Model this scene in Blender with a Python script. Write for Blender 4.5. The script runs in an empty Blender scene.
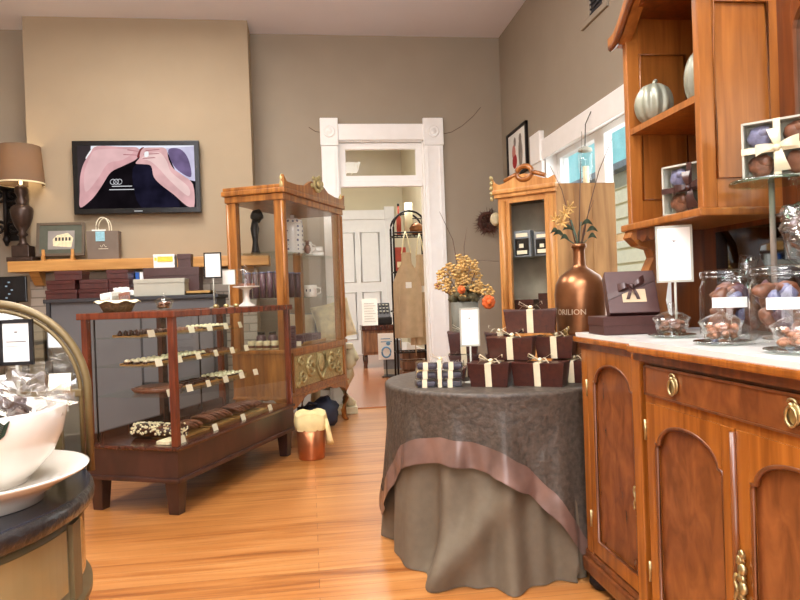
import bpy, bmesh, math, random
from mathutils import Vector, Matrix, noise
random.seed(7)
PI = math.pi
S = bpy.context.scene
COL = S.collection
R_ = math.radians

# ------------------------------------------------------------------ materials
MATS = {}
def new_mat(name):
    m = bpy.data.materials.new(name); m.use_nodes = True
    m.node_tree.nodes.clear(); MATS[name] = m
    return m, m.node_tree.nodes, m.node_tree.links
def finish(m, sh):
    o = m.node_tree.nodes.new('ShaderNodeOutputMaterial')
    m.node_tree.links.new(sh, o.inputs[0]); return m
def c4(c): return (c[0], c[1], c[2], 1)
def srgb(r, g, b):
    f = lambda v: (v/255/12.92) if v/255 <= .04045 else ((v/255+.055)/1.055)**2.4
    return (f(r), f(g), f(b))
def coords(N, L, scale=(1,1,1), rot=(0,0,0)):
    t = N.new('ShaderNodeTexCoord'); mp = N.new('ShaderNodeMapping')
    mp.inputs['Scale'].default_value = scale; mp.inputs['Rotation'].default_value = rot
    L.new(t.outputs['Object'], mp.inputs[0]); return mp.outputs[0]
def plain(name, col, rough=.5, metal=0, var=.12, vs=12, bump=0, spec=.5, emit=0, coat=0, sub=0):
    m, N, L = new_mat(name)
    p = N.new('ShaderNodeBsdfPrincipled'); p.inputs['Roughness'].default_value = rough
    p.inputs['Metallic'].default_value = metal; p.inputs['Specular IOR Level'].default_value = spec
    if coat: p.inputs['Coat Weight'].default_value = coat; p.inputs['Coat Roughness'].default_value = .1
    v = coords(N, L, (vs,)*3)
    n = N.new('ShaderNodeTexNoise'); n.inputs['Scale'].default_value = 1; n.inputs['Detail'].default_value = 4
    L.new(v, n.inputs['Vector'])
    r = N.new('ShaderNodeValToRGB'); e = r.color_ramp.elements
    e[0].position = .3; e[1].position = .7
    e[0].color = c4([x*(1-var) for x in col]); e[1].color = c4([min(1, x*(1+var)) for x in col])
    L.new(n.outputs['Fac'], r.inputs[0]); L.new(r.outputs[0], p.inputs['Base Color'])
    if emit:
        L.new(r.outputs[0], p.inputs['Emission Color']); p.inputs['Emission Strength'].default_value = emit
    if bump:
        b = N.new('ShaderNodeBump'); b.inputs['Strength'].default_value = bump; b.inputs['Distance'].default_value = .01
        L.new(n.outputs['Fac'], b.inputs['Height']); L.new(b.outputs[0], p.inputs['Normal'])
    return finish(m, p.outputs[0])
def wood(name, c0, c1, grain=(28,28,2.2), rough=.3, coat=.3, dist=.6, det=5, bmp=.08):
    m, N, L = new_mat(name)
    p = N.new('ShaderNodeBsdfPrincipled'); p.inputs['Roughness'].default_value = rough
    p.inputs['Coat Weight'].default_value = coat; p.inputs['Coat Roughness'].default_value = .15
    v = coords(N, L, grain)
    n = N.new('ShaderNodeTexNoise'); n.inputs['Scale'].default_value = 1; n.inputs['Detail'].default_value = det
    n.inputs['Distortion'].default_value = dist; L.new(v, n.inputs['Vector'])
    r = N.new('ShaderNodeValToRGB'); e = r.color_ramp.elements
    e[0].position = .32; e[1].position = .7; e[0].color = c4(c0); e[1].color = c4(c1)
    L.new(n.outputs['Fac'], r.inputs[0]); L.new(r.outputs[0], p.inputs['Base Color'])
    b = N.new('ShaderNodeBump'); b.inputs['Strength'].default_value = bmp; b.inputs['Distance'].default_value = .004
    L.new(n.outputs['Fac'], b.inputs['Height']); L.new(b.outputs[0], p.inputs['Normal'])
    return finish(m, p.outputs[0])
def glass(name, tint=(1,1,1), k=1.0, base=.02, rough=.02, gcol=(1,1,1)):
    m, N, L = new_mat(name)
    t = N.new('ShaderNodeBsdfTransparent'); t.inputs[0].default_value = c4(tint)
    g = N.new('ShaderNodeBsdfGlossy'); g.inputs['Roughness'].default_value = rough; g.inputs[0].default_value = c4(gcol)
    f = N.new('ShaderNodeLayerWeight'); f.inputs['Blend'].default_value = .5
    pw = N.new('ShaderNodeMath'); pw.operation = 'POWER'; pw.inputs[1].default_value = 4; L.new(f.outputs['Facing'], pw.inputs[0])
    mm = N.new('ShaderNodeMath'); mm.operation = 'MULTIPLY_ADD'; mm.use_clamp = True
    mm.inputs[1].default_value = k; mm.inputs[2].default_value = base
    L.new(pw.outputs[0], mm.inputs[0])
    x = N.new('ShaderNodeMixShader'); L.new(mm.outputs[0], x.inputs[0]); L.new(t.outputs[0], x.inputs[1]); L.new(g.outputs[0], x.inputs[2])
    return finish(m, x.outputs[0])
def emis(name, c, s=1, var=.0, vs=8):
    m, N, L = new_mat(name)
    e = N.new('ShaderNodeEmission'); e.inputs[1].default_value = s
    v = coords(N, L, (vs,)*3); n = N.new('ShaderNodeTexNoise'); n.inputs['Scale'].default_value = 1; L.new(v, n.inputs['Vector'])
    r = N.new('ShaderNodeValToRGB'); q = r.color_ramp.elements
    q[0].position = .35; q[1].position = .65
    q[0].color = c4([x*(1-var) for x in c]); q[1].color = c4([min(1, x*(1+var)) for x in c])
    L.new(n.outputs['Fac'], r.inputs[0]); L.new(r.outputs[0], e.inputs[0])
    return finish(m, e.outputs[0])

M_wall = plain('wall_taupe', srgb(160,148,130), .85, var=.03, vs=3, bump=.03)
M_chim = plain('chimney_taupe', srgb(170,153,128), .85, var=.03, vs=3, bump=.03)
M_ceil = plain('ceiling_paint', srgb(232,232,240), .9, var=.02, vs=2)
M_white = plain('white_trim', srgb(250,249,246), .45, var=.02)
M_hall = plain('hall_beige', srgb(214,206,180), .85, var=.03, vs=2)
M_hwhite = plain('hall_door_white', srgb(236,238,240), .5, var=.02)
M_mahog = wood('mahogany', srgb(48,22,16), srgb(84,40,26), (30,30,3), .25, .5)
M_mahogr = wood('mahogany_red', srgb(80,32,18), srgb(124,58,32), (30,30,3), .25, .5)
M_base = wood('dark_base_wood', srgb(44,24,20), srgb(70,40,32), (8,8,3), .4, .3)
M_oak = wood('honey_oak', srgb(122,72,28), srgb(180,118,54), (26,26,2.5), .35, .25)
M_pine = wood('pine', srgb(176,116,58), srgb(214,158,92), (22,22,2.0), .4, .15)
M_plank = wood('aged_plank', srgb(132,92,52), srgb(184,140,88), (14,14,1.6), .6, 0)
M_hutch = wood('hutch_oak', srgb(134,78,30), srgb(174,108,48), (34,34,2.4), .28, .4)
M_hutchd = wood('hutch_dark', srgb(86,42,16), srgb(128,68,26), (30,30,2.4), .35, .3)
M_side = wood('sideboard_wood', srgb(128,70,20), srgb(172,102,36), (34,34,2.2), .25, .45)
M_sided = wood('sideboard_dark', srgb(88,46,22), srgb(128,72,34), (30,30,2.4), .3, .4)
M_burl = wood('burl_walnut', srgb(104,56,26), srgb(142,82,40), (18,18,9), .25, .35, .8, 4, 0)
M_mantel = wood('mantel_pine', srgb(186,128,62), srgb(216,160,88), (2.5,26,26), .45, .1)
M_hallwood = wood('hall_wood', srgb(80,48,30), srgb(150,104,70), (20,20,3), .4, .1)
M_marble = plain('white_marble', srgb(222,220,214), .2, var=.1, vs=6)
M_black = plain('black_top', srgb(34,38,48), .25, var=.2, coat=.3)
M_bedge = plain('black_edge', srgb(44,42,42), .3, var=.4, vs=60, bump=.6, coat=.3)
M_olive = plain('olive_paint', srgb(112,98,68), .45, var=.1)
M_gold = plain('dull_gold', srgb(118,100,64), .4, .3, var=.12)
M_brass = plain('brass', srgb(190,172,124), .3, .85, var=.2, vs=60)
M_bronze = plain('carved_bronze', srgb(186,170,120), .45, .35, var=.25, vs=50, bump=.4)
M_copper = plain('copper', srgb(140,94,62), .3, .85, var=.25, vs=9)
M_copperb = plain('copper_bin', srgb(190,120,80), .3, .85, var=.15, vs=10)
M_iron = plain('black_iron', srgb(34,30,30), .45, .6, var=.2)
M_urn = plain('bronze_urn', srgb(70,54,46), .35, .5, var=.25, vs=20)
M_tv = plain('tv_plastic', srgb(8,8,10), .22, var=.1)
M_grey = plain('counter_grey', srgb(98,98,100), .7, var=.06, vs=5)
M_greyd = plain('counter_edge', srgb(44,44,48), .5, var=.1)
M_maroon = wood('maroon_card', srgb(60,20,16), srgb(82,30,24), (60,60,60), .4, .15)
M_boxd = wood('chocolate_card', srgb(52,20,14), srgb(74,32,22), (50,50,50), .35, .2)
M_boxp = plain('plum_card', srgb(70,40,36), .45, var=.1, vs=40)
M_cream = plain('cream_ribbon', srgb(226,212,178), .35, var=.08, vs=30)
M_brownr = plain('brown_ribbon', srgb(66,42,38), .3, var=.2, vs=30)
M_paper = plain('white_paper', srgb(244,242,236), .7, var=.02)
M_card = plain('cream_card', srgb(240,232,206), .7, var=.03)
M_kraft = plain('grey_brown_paper', srgb(122,108,96), .8, var=.06)
M_greyp = plain('pale_grey_card', srgb(176,174,160), .7, var=.04)
M_china = plain('white_china', srgb(228,222,212), .15, var=.02, coat=.3)
M_ink = plain('grey_ink', srgb(150,145,140), .8)
M_green = plain('dark_green', srgb(40,60,40), .7)
M_leaf = plain('leaf_green', srgb(72,90,72), .6, var=.3, vs=30)
M_choc = plain('chocolate', srgb(66,34,22), .35, var=.25, vs=40)
M_milk = plain('milk_chocolate', srgb(120,72,48), .4, var=.25, vs=40)
M_slab = plain('bark_chocolate', srgb(122,76,54), .35, var=.35, vs=60, bump=.5)
M_nut = plain('nut_cream', srgb(236,224,186), .6, var=.15, vs=40)
M_tray = plain('gold_card', srgb(176,134,72), .4, .3, var=.1)
M_wicker = plain('wicker', srgb(116,92,62), .6, var=.5, vs=90, bump=.8)
M_linen = plain('cream_linen', srgb(238,228,190), .9, var=.05, vs=20)
M_linen2 = plain('linen_yellow', srgb(240,220,160), .9, var=.08, vs=20)
M_apron = plain('apron_tan', srgb(196,172,140), .9, var=.1, vs=10)
M_blue = plain('navy_bag', srgb(40,46,62), .7, var=.2, vs=10)
M_floral = plain('floral_cream', srgb(226,214,180), .9, var=.22, vs=14)
M_pbase = plain('painted_cream', srgb(206,196,160), .5, var=.15, vs=10)
M_pump = plain('silver_pumpkin', srgb(150,152,134), .35, .3, var=.15, vs=30)
M_purple = plain('purple_wrap', srgb(92,66,74), .4, var=.4, vs=90)
M_lav = plain('lavender_wrap', srgb(120,120,150), .3, var=.3, vs=80)
M_dry = plain('dry_flower', srgb(186,148,86), .8, var=.4, vs=30)
M_orange = plain('orange_flower', srgb(206,92,30), .7, var=.3, vs=30)
M_red = plain('red_flower', srgb(170,40,44), .7, var=.2)
M_twig = plain('twig', srgb(92,66,52), .8)
M_wreath = plain('dried_wreath', srgb(92,58,48), .9, var=.4, vs=40)
M_vase = plain('grey_vase', srgb(98,96,84), .6, var=.15)
M_yellow = plain('beeswax', srgb(226,186,110), .5, var=.1)
M_terra = plain('hall_red', srgb(180,70,50), .6, var=.2)
M_wax = plain('candle_wax', srgb(244,236,200), .5, var=.03)
M_teal = plain('teal_paint', srgb(150,214,216), .7, var=.15, vs=3)
M_siding = plain('siding', srgb(232,220,190), .8, var=.06)
M_slate = plain('slate_grey', srgb(120,126,132), .6, var=.15)
M_screen = plain('dark_screen', srgb(14,16,22), .15, var=.1)
M_satin = plain('satin_brown', srgb(116,92,82), .3, .1, var=.35, vs=7, coat=.2)
M_skirt = plain('taupe_linen', srgb(104,92,74), .85, var=.08, vs=30, bump=.1)
M_velvet = plain('embossed_velvet', srgb(74,64,54), .6, .05, var=.4, vs=55, bump=.5, coat=.1)
G_pane = glass('pane_glass', (.985,.99,.98), .4, .015)
G_shelf = glass('shelf_glass', (.9,.95,.92), .5, .03)
G_jar = glass('jar_glass', (.95,.965,.96), .8, .05)
G_cello = glass('cellophane', (.9,.89,.87), .8, .12, .12)
G_arch = glass('tinted_glass', (.78,.77,.68), .5, .16)
G_panel = plain('amber_panel', srgb(158,138,96), .12, var=.14, vs=5, coat=.6)
G_mirror = plain('dark_mirror', srgb(120,128,132), .03, 1, var=.02)
G_mirr2 = plain('cabinet_mirror', srgb(225,222,212), .04, 1, var=.02)
G_outer = glass('window_glass', (.95,.97,.97), .3, .01)
M_lshade = None
def shade_mat():
    m, N, L = new_mat('lamp_shade_linen')
    d = N.new('ShaderNodeBsdfDiffuse'); d.inputs[0].default_value = c4(srgb(122,106,90))
    t = N.new('ShaderNodeBsdfTranslucent'); t.inputs[0].default_value = c4(srgb(150,106,62))
    x = N.new('ShaderNodeMixShader'); x.inputs[0].default_value = .2
    v = coords(N, L, (120,120,120)); n = N.new('ShaderNodeTexNoise'); L.new(v, n.inputs['Vector'])
    b = N.new('ShaderNodeBump'); b.inputs['Strength'].default_value = .3; L.new(n.outputs['Fac'], b.inputs['Height']); L.new(b.outputs[0], d.inputs['Normal'])
    L.new(d.outputs[0], x.inputs[1]); L.new(t.outputs[0], x.inputs[2]); return finish(m, x.outputs[0])
M_lshade = shade_mat()
def floor_mat(name, a, b_, c, rough):
    m, N, L = new_mat(name)
    p = N.new('ShaderNodeBsdfPrincipled'); p.inputs['Roughness'].default_value = rough
    p.inputs['Coat Weight'].default_value = .35; p.inputs['Coat Roughness'].default_value = .22
    v = coords(N, L)
    br = N.new('ShaderNodeTexBrick'); br.inputs['Scale'].default_value = 1
    br.inputs['Brick Width'].default_value = 60; br.inputs['Row Height'].default_value = .083
    br.inputs['Mortar Size'].default_value = .0012; br.inputs['Color1'].default_value = (0,0,0,1); br.inputs['Color2'].default_value = (1,1,1,1)
    br.inputs['Mortar'].default_value = (.2,.2,.2,1); br.inputs['Bias'].default_value = 0
    L.new(v, br.inputs['Vector'])
    n = N.new('ShaderNodeTexNoise'); v2 = coords(N, L, (1.6,26,1)); n.inputs['Scale'].default_value = 1; n.inputs['Detail'].default_value = 6
    n.inputs['Distortion'].default_value = .7; L.new(v2, n.inputs['Vector'])
    ad = N.new('ShaderNodeMath'); ad.operation = 'MULTIPLY_ADD'; ad.inputs[1].default_value = .32
    L.new(br.outputs['Color'], ad.inputs[0]); L.new(n.outputs['Fac'], ad.inputs[2])
    r = N.new('ShaderNodeValToRGB'); e = r.color_ramp.elements
    e[0].position = .36; e[1].position = .95; e[0].color = c4(a); e[1].color = c4(c)
    k = e.new(.58); k.color = c4(b_)
    L.new(ad.outputs[0], r.inputs[0])
    mx = N.new('ShaderNodeMix'); mx.data_type = 'RGBA'; mx.blend_type = 'MULTIPLY'; mx.inputs[0].default_value = .5
    inv = N.new('ShaderNodeMath'); inv.operation = 'SUBTRACT'; inv.inputs[0].default_value = 1; L.new(br.outputs['Fac'], inv.inputs[1])
    L.new(r.outputs[0], mx.inputs[6]); L.new(inv.outputs[0], mx.inputs[7]); L.new(mx.outputs[2], p.inputs['Base Color'])
    return finish(m, p.outputs[0])
M_floor = floor_mat('heart_pine_floor', srgb(138,78,32), srgb(176,112,54), srgb(198,138,78), .32)
M_floorh = floor_mat('hall_floor', srgb(116,62,30), srgb(150,88,48), srgb(172,112,70), .22)
def brick_mat():
    m, N, L = new_mat('whitewashed_brick')
    p = N.new('ShaderNodeBsdfPrincipled'); p.inputs['Roughness'].default_value = .9
    v = coords(N, L, (1,1,1), (PI/2,0,0))
    br = N.new('ShaderNodeTexBrick'); br.inputs['Scale'].default_value = 1
    br.inputs['Brick Width'].default_value = .22; br.inputs['Row Height'].default_value = .075; br.inputs['Mortar Size'].default_value = .006
    br.inputs['Color1'].default_value = c4(srgb(166,152,136)); br.inputs['Color2'].default_value = c4(srgb(190,180,166)); br.inputs['Mortar'].default_value = c4(srgb(140,130,118))
    L.new(v, br.inputs['Vector']); L.new(br.outputs[0], p.inputs['Base Color'])
    b = N.new('ShaderNodeBump'); b.invert = True; b.inputs['Strength'].default_value = .4; L.new(br.outputs['Fac'], b.inputs['Height']); L.new(b.outputs[0], p.inputs['Normal'])
    return finish(m, p.outputs[0])
M_brick = brick_mat()
def dots_mat():
    m, N, L = new_mat('polka_china')
    p = N.new('ShaderNodeBsdfPrincipled'); p.inputs['Roughness'].default_value = .2
    v = coords(N, L, (26,26,26)); vo = N.new('ShaderNodeTexVoronoi'); vo.inputs['Scale'].default_value = 1; vo.inputs['Randomness'].default_value = .25
    L.new(v, vo.inputs['Vector'])
    r = N.new('ShaderNodeValToRGB'); e = r.color_ramp.elements; r.color_ramp.interpolation = 'CONSTANT'
    e[0].color = c4(srgb(120,124,150)); e[1].position = .26; e[1].color = c4(srgb(240,240,238))
    L.new(vo.outputs['Distance'], r.inputs[0]); L.new(r.outputs[0], p.inputs['Base Color'])
    return finish(m, p.outputs[0])
M_dots = dots_mat()

# ------------------------------------------------------------------ mesh builder
class MB:
    def __init__(s): s.bm = bmesh.new(); s.mi = 0; s.T = Matrix()
    def _f(s, vs, smooth=False):
        try: f = s.bm.faces.new(vs)
        except ValueError: return None
        f.smooth = smooth; f.material_index = s.mi; return f
    def v(s, p): return s.bm.verts.new(s.T @ Vector(p))
    def box(s, a, b, bev=0, taper=None):
        x0,y0,z0 = [min(a[i],b[i]) for i in range(3)]; x1,y1,z1 = [max(a[i],b[i]) for i in range(3)]
        tx = taper or 0
        P = [(x0+tx,y0+tx,z0),(x1-tx,y0+tx,z0),(x1-tx,y1-tx,z0),(x0+tx,y1-tx,z0),(x0,y0,z1),(x1,y0,z1),(x1,y1,z1),(x0,y1,z1)]
        V = [s.v(p) for p in P]
        F = [s._f([V[i] for i in q]) for q in ((3,2,1,0),(4,5,6,7),(0,1,5,4),(1,2,6,5),(2,3,7,6),(3,0,4,7))]
        if bev:
            ed = list({e for f in F for e in f.edges})
            bmesh.ops.bevel(s.bm, geom=ed, offset=bev, segments=2, affect='EDGES', profile=.6)
        return s
    def prism(s, pts, axis, a, b, smooth=False):
        # pts: 2D outline in the plane of the two other axes (in xyz order)
        def P(p, t):
            return (t,p[0],p[1]) if axis=='x' else (p[0],t,p[1]) if axis=='y' else (p[0],p[1],t)
        A = [s.v(P(p,a)) for p in pts]; B = [s.v(P(p,b)) for p in pts]
        s._f(A); s._f(B[::-1]); n = len(pts)
        for i in range(n): s._f([A[i],B[i],B[(i+1)%n],A[(i+1)%n]], smooth)
        return s
    def lathe(s, prof, c=(0,0,0), n=24, sx=1, sy=1, cap=True, flute=0, fn=0):
        rings = []
        for r,z in prof:
            rings.append([s.v((c[0]+r*sx*(1+flute*math.cos(fn*2*PI*k/n))*math.cos(2*PI*k/n), c[1]+r*sy*(1+flute*math.cos(fn*2*PI*k/n))*math.sin(2*PI*k/n), c[2]+z)) for k in range(n)])
        for A,B in zip(rings, rings[1:]):
            for k in range(n): s._f([A[k],A[(k+1)%n],B[(k+1)%n],B[k]], True)
        if cap:
            s._f(rings[0][::-1]); s._f(rings[-1])
        return s
    def cyl(s, c, r, h, n=20, r2=None): return s.lathe([(r,0),(r if r2 is None else r2,h)], c, n)
    def tube(s, pts, r, n=6, closed=False, r1=None, flat=None):
        pts = [Vector(p) for p in pts]; m = len(pts); rings = []
        up = Vector((0,0,1))
        for i,p in enumerate(pts):
            if closed: t = pts[(i+1)%m]-pts[i-1]
            else: t = pts[min(i+1,m-1)]-pts[max(i-1,0)]
            if t.length < 1e-9: t = Vector((0,0,1))
            t.normalize()
            u = up - t*up.dot(t)
            if u.length < .15: u = Vector((1,0,0)) - t*t.x
            if u.length < .15: u = Vector((0,1,0)) - t*t.y
            u.normalize(); w = t.cross(u)
            rr = r if r1 is None else r+(r1-r)*i/(m-1)
            f = flat or 1
            rings.append([s.v(p+u*rr*math.cos(2*PI*k/n)*f+w*rr*math.sin(2*PI*k/n)) for k in range(n)])
        q = m if closed else m-1
        for i in range(q):
            A,B = rings[i],rings[(i+1)%m]
            for k in range(n): s._f([A[k],A[(k+1)%n],B[(k+1)%n],B[k]], True)
        if not closed: s._f(rings[0][::-1]); s._f(rings[-1])
        return s
    def ball(s, c, r, n=10, m=7, sc=(1,1,1), jit=0, seed=0):
        pr = []
        rings = []
        top = s.v((c[0],c[1],c[2]+r*sc[2])); bot = s.v((c[0],c[1],c[2]-r*sc[2]))
        for i in range(1,m):
            ph = PI*i/m; ring = []
            for k in range(n):
                th = 2*PI*k/n
                d = Vector((math.sin(ph)*math.cos(th), math.sin(ph)*math.sin(th), math.cos(ph)))
                rr = r*(1+(jit*noise.noise(d*2.5+Vector((seed,seed*1.7,0))) if jit else 0))
                ring.append(s.v((c[0]+d.x*rr*sc[0], c[1]+d.y*rr*sc[1], c[2]+d.z*rr*sc[2])))
            rings.append(ring)
        for k in range(n):
            s._f([top,rings[0][k],rings[0][(k+1)%n]], True); s._f([bot,rings[-1][(k+1)%n],rings[-1][k]], True)
        for A,B in zip(rings,rings[1:]):
            for k in range(n): s._f([A[k],B[k],B[(k+1)%n],A[(k+1)%n]], True)
        return s
    def grid(s, fn, nu, nv, smooth=True, closed=False):
        V = [[s.v(fn(i/nu, j/nv)) for j in range(nv+1)] for i in range(nu if closed else nu+1)]
        for i in range(nu):
            A,B = V[i],V[(i+1)%len(V)]
            for j in range(nv): s._f([A[j],B[j],B[j+1],A[j+1]], smooth)
        return s
    def mesh(s, name):
        bmesh.ops.recalc_face_normals(s.bm, faces=s.bm.faces)
        me = bpy.data.meshes.new(name); s.bm.to_mesh(me); s.bm.free(); return me
    def build(s, name, mats, parent=None, loc=None, rotz=0):
        me = s.mesh(name)
        for m in (mats if isinstance(mats,(list,tuple)) else [mats]): me.materials.append(m)
        o = bpy.data.objects.new(name, me); COL.objects.link(o)
        if parent: o.parent = parent
        if loc: o.location = loc
        if rotz: o.rotation_euler = (0,0,rotz)
        return o
def tag(o, label, cat, group=None, kind=None):
    o['label'] = label; o['category'] = cat
    if group: o['group'] = group
    if kind: o['kind'] = kind
    return o
def thing(name, label, cat, loc=(0,0,0), rotz=0, group=None):
    o = bpy.data.objects.new(name, None); o.empty_display_size = .05; COL.objects.link(o)
    o.location = loc; o.rotation_euler = (0,0,rotz)
    return tag(o, label, cat, group)
def struct(name, mb, m, parent=None, loc=None):
    o = mb.build(name, m, parent, loc)
    if not parent: o['kind'] = 'structure'
    return o
def copy_tree(src, label, group=None, loc=None, rotz=None):
    c = src.copy(); COL.objects.link(c); c['label'] = label
    if group: c['group'] = group
    if loc: c.location = loc
    if rotz is not None: c.rotation_euler = (0,0,rotz)
    for ch in list(src.children):
        d = ch.copy(); COL.objects.link(d); d.parent = c
        for g in list(ch.children):
            e = g.copy(); COL.objects.link(e); e.parent = d
    return c
def inst(name, me, loc, label, cat, group=None, rot=(0,0,0)):
    o = bpy.data.objects.new(name, me); COL.objects.link(o); o.location = loc; o.rotation_euler = rot
    return tag(o, label, cat, group)
def text_mesh(txt, size):
    cu = bpy.data.curves.new('t', 'FONT'); cu.body = txt; cu.size = size; cu.extrude = .0004; cu.resolution_u = 2; cu.align_x = 'CENTER'
    ob = bpy.data.objects.new('t', cu); COL.objects.link(ob)
    me = bpy.data.meshes.new_from_object(ob.evaluated_get(bpy.context.evaluated_depsgraph_get()))
    bpy.data.objects.remove(ob); bpy.data.curves.remove(cu); return me
def arc(cx, cy, rx, ry, a0, a1, n=14):
    return [(cx+rx*math.cos(R_(a0+(a1-a0)*i/n)), cy+ry*math.sin(R_(a0+(a1-a0)*i/n))) for i in range(n+1)]
ORD = ['first','second','third','fourth','fifth','sixth','seventh','eighth','ninth','tenth','eleventh','twelfth']

# ------------------------------------------------------------------ camera
yaw, pitch, roll = R_(7.7094), R_(-.33027), R_(2.05983)
fw = Vector((math.sin(yaw)*math.cos(pitch), math.cos(yaw)*math.cos(pitch), math.sin(pitch)))
r0 = fw.cross(Vector((0,0,1))).normalized(); u0 = r0.cross(fw)
rr = r0*math.cos(roll)-u0*math.sin(roll); uu = u0*math.cos(roll)+r0*math.sin(roll)
cd = bpy.data.cameras.new('camera'); cam = bpy.data.objects.new('camera', cd); COL.objects.link(cam)
cd.sensor_width = 36; cd.lens = 671.385/800*36; cd.clip_start = .05
cam.matrix_world = Matrix(((rr.x,uu.x,-fw.x,0),(rr.y,uu.y,-fw.y,0),(rr.z,uu.z,-fw.z,1.1),(0,0,0,1)))
S.camera = cam

# ------------------------------------------------------------------ room shell
H, D, W = 3.7, 6.66, 2.014
XL, YF = -3.4, -2.4
struct('floor', MB().box((XL,YF,-.1),(W+.2,D+.07,0)), M_floor)
struct('floor_hall', MB().box((-1.6,D+.07,-.1),(2.2,13.1,0)), M_floorh)
struct('ceiling', MB().box((XL-.2,YF-.2,H),(W+.2,D+.15,H+.1)), M_ceil)
OX0, OX1, OZ = .33, 1.2, 2.665
struct('wall_back', MB().box((XL-.2,D,0),(OX0,D+.15,H)).box((OX1,D,0),(W+.2,D+.15,H)).box((OX0,D,OZ),(OX1,D+.15,H)), M_wall)
WY0, WY1, WZ0, WZ1 = 3.1, 5.44, .75, 2.26
struct('wall_right', MB().box((W,YF,0),(W+.2,WY0,H)).box((W,WY1,0),(W+.2,D+.15,H)).box((W,WY0,0),(W+.2,WY1,WZ0)).box((W,WY0,WZ1),(W+.2,WY1,H)), M_wall)
struct('wall_left', MB().box((XL-.2,YF,0),(XL,D+.15,H)), M_wall)
struct('wall_front', MB().box((XL-.2,YF-.2,0),(W+.2,YF,H)), M_wall)
struct('wall_chimney', MB().box((-2.428,6.347,0),(-.476,D,H)), M_chim)
struct('baseboard_back', MB().box((OX1+.19,D-.02,0),(W,D,.2)).box((-.476,D-.02,0),(OX0-.16,D,.2)), M_white)
struct('baseboard_right', MB().box((W-.02,YF,0),(W,D-.02,.2)), M_white)
# crack lines in the plaster beside the door
def crack(pts): return MB().tube([(x,D-.0005,z) for x,z in pts], .003, 5)
struct('trim_crack', crack([(1.40,2.72),(1.49,2.74),(1.60,2.80),(1.72,2.90),(1.80,2.99)]), M_twig)
struct('trim_crack', crack([(.165,2.74),(.12,2.75),(.06,2.79)]), M_twig)
# doorway casing
mb = MB()
for x0,x1 in ((.172,OX0+.005),(OX1-.005,1.388)):
    mb.box((x0,D-.04,0),(x1,D,2.6),.006)
    mb.box((x0-.006,D-.055,2.6),(x1+.006,D,2.87),.006)
    cx = (x0+x1)/2
    mb.T = Matrix.Translation((cx,D-.056,2.735)) @ Matrix.Rotation(PI/2,4,'X'); mb.lathe([(.058,0),(.058,.006),(.048,.01),(.04,.004),(.03,.004),(.02,.012),(.004,.014)], n=20); mb.T = Matrix()
    mb.box((x0+.03,D-.05,.0),(x0+.04,D-.04,2.58)); mb.box((x1-.04,D-.05,.0),(x1-.03,D-.04,2.58))
mb.box((OX0,D-.04,2.655),(OX1,D,2.815),.006)
mb.box((OX0,D,0),(OX0+.02,D+.15,OZ)).box((OX1-.02,D,0),(OX1,D+.15,OZ)).box((OX0,D,OZ-.02),(OX1,D+.15,OZ))
struct('trim_doorway', mb, M_white)
struct('trim_threshold', MB().box((OX0,D-.03,0),(OX1,D+.15,.012),.004), M_floorh)
tr = MB().box((OX0+.02,D+.03,2.205),(OX1-.02,D+.1,2.27),.004).box((OX0+.02,D+.04,2.27),(OX0+.08,D+.09,2.64)).box((OX1-.08,D+.04,2.27),(OX1-.02,D+.09,2.64)).box((OX0+.08,D+.04,2.58),(OX1-.08,D+.09,2.64)).box((OX0+.08,D+.04,2.27),(OX1-.08,D+.09,2.315))
w2 = struct('window_2', tr, M_white)
struct('pane', MB().box((OX0+.08,D+.06,2.315),(OX1-.08,D+.066,2.58)), G_pane, w2)
# hall beyond
struct('wall_hall_far', MB().box((-1.6,13,0),(2.2,13.15,4)), M_hall)
struct('wall_hall_right', MB().box((1.88,D+.15,0),(2.05,13,4)), M_hall)
struct('wall_hall_left', MB().box((-1.7,D+.15,0),(-1.5,13,4)), M_hall)
struct('ceiling_hall', MB().box((-1.7,D+.15,4),(2.2,13.15,4.1)), M_ceil)
struct('baseboard_hall', MB().box((1.86,D+.2,0),(1.88,13,.2)).box((1.69,12.98,0),(1.86,13,.2)), M_white)
dm = MB().box((.42,12.93,0),(1.51,12.98,2.6))
for x0,x1 in ((.55,.9),(1.03,1.38)):
    for z0,z1 in ((.3,1.2),(1.4,2.35)):
        dm.tube([(x0,12.93,z0),(x1,12.93,z0),(x1,12.93,z1),(x0,12.93,z1)],.022,6,closed=True)
d1 = struct('door_1', dm, M_hwhite)
struct('door_casing', MB().box((1.51,12.9,0),(1.67,13,2.65),.006).box((.26,12.9,0),(.42,13,2.65),.006).box((.22,12.9,2.6),(1.5,13,2.78),.006).box((1.5,12.88,2.6),(1.69,13,2.84),.006), M_hwhite, d1)
struct('door_knob', MB().ball((.5,12.9,1.05),.035), M_brass, d1)
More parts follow.
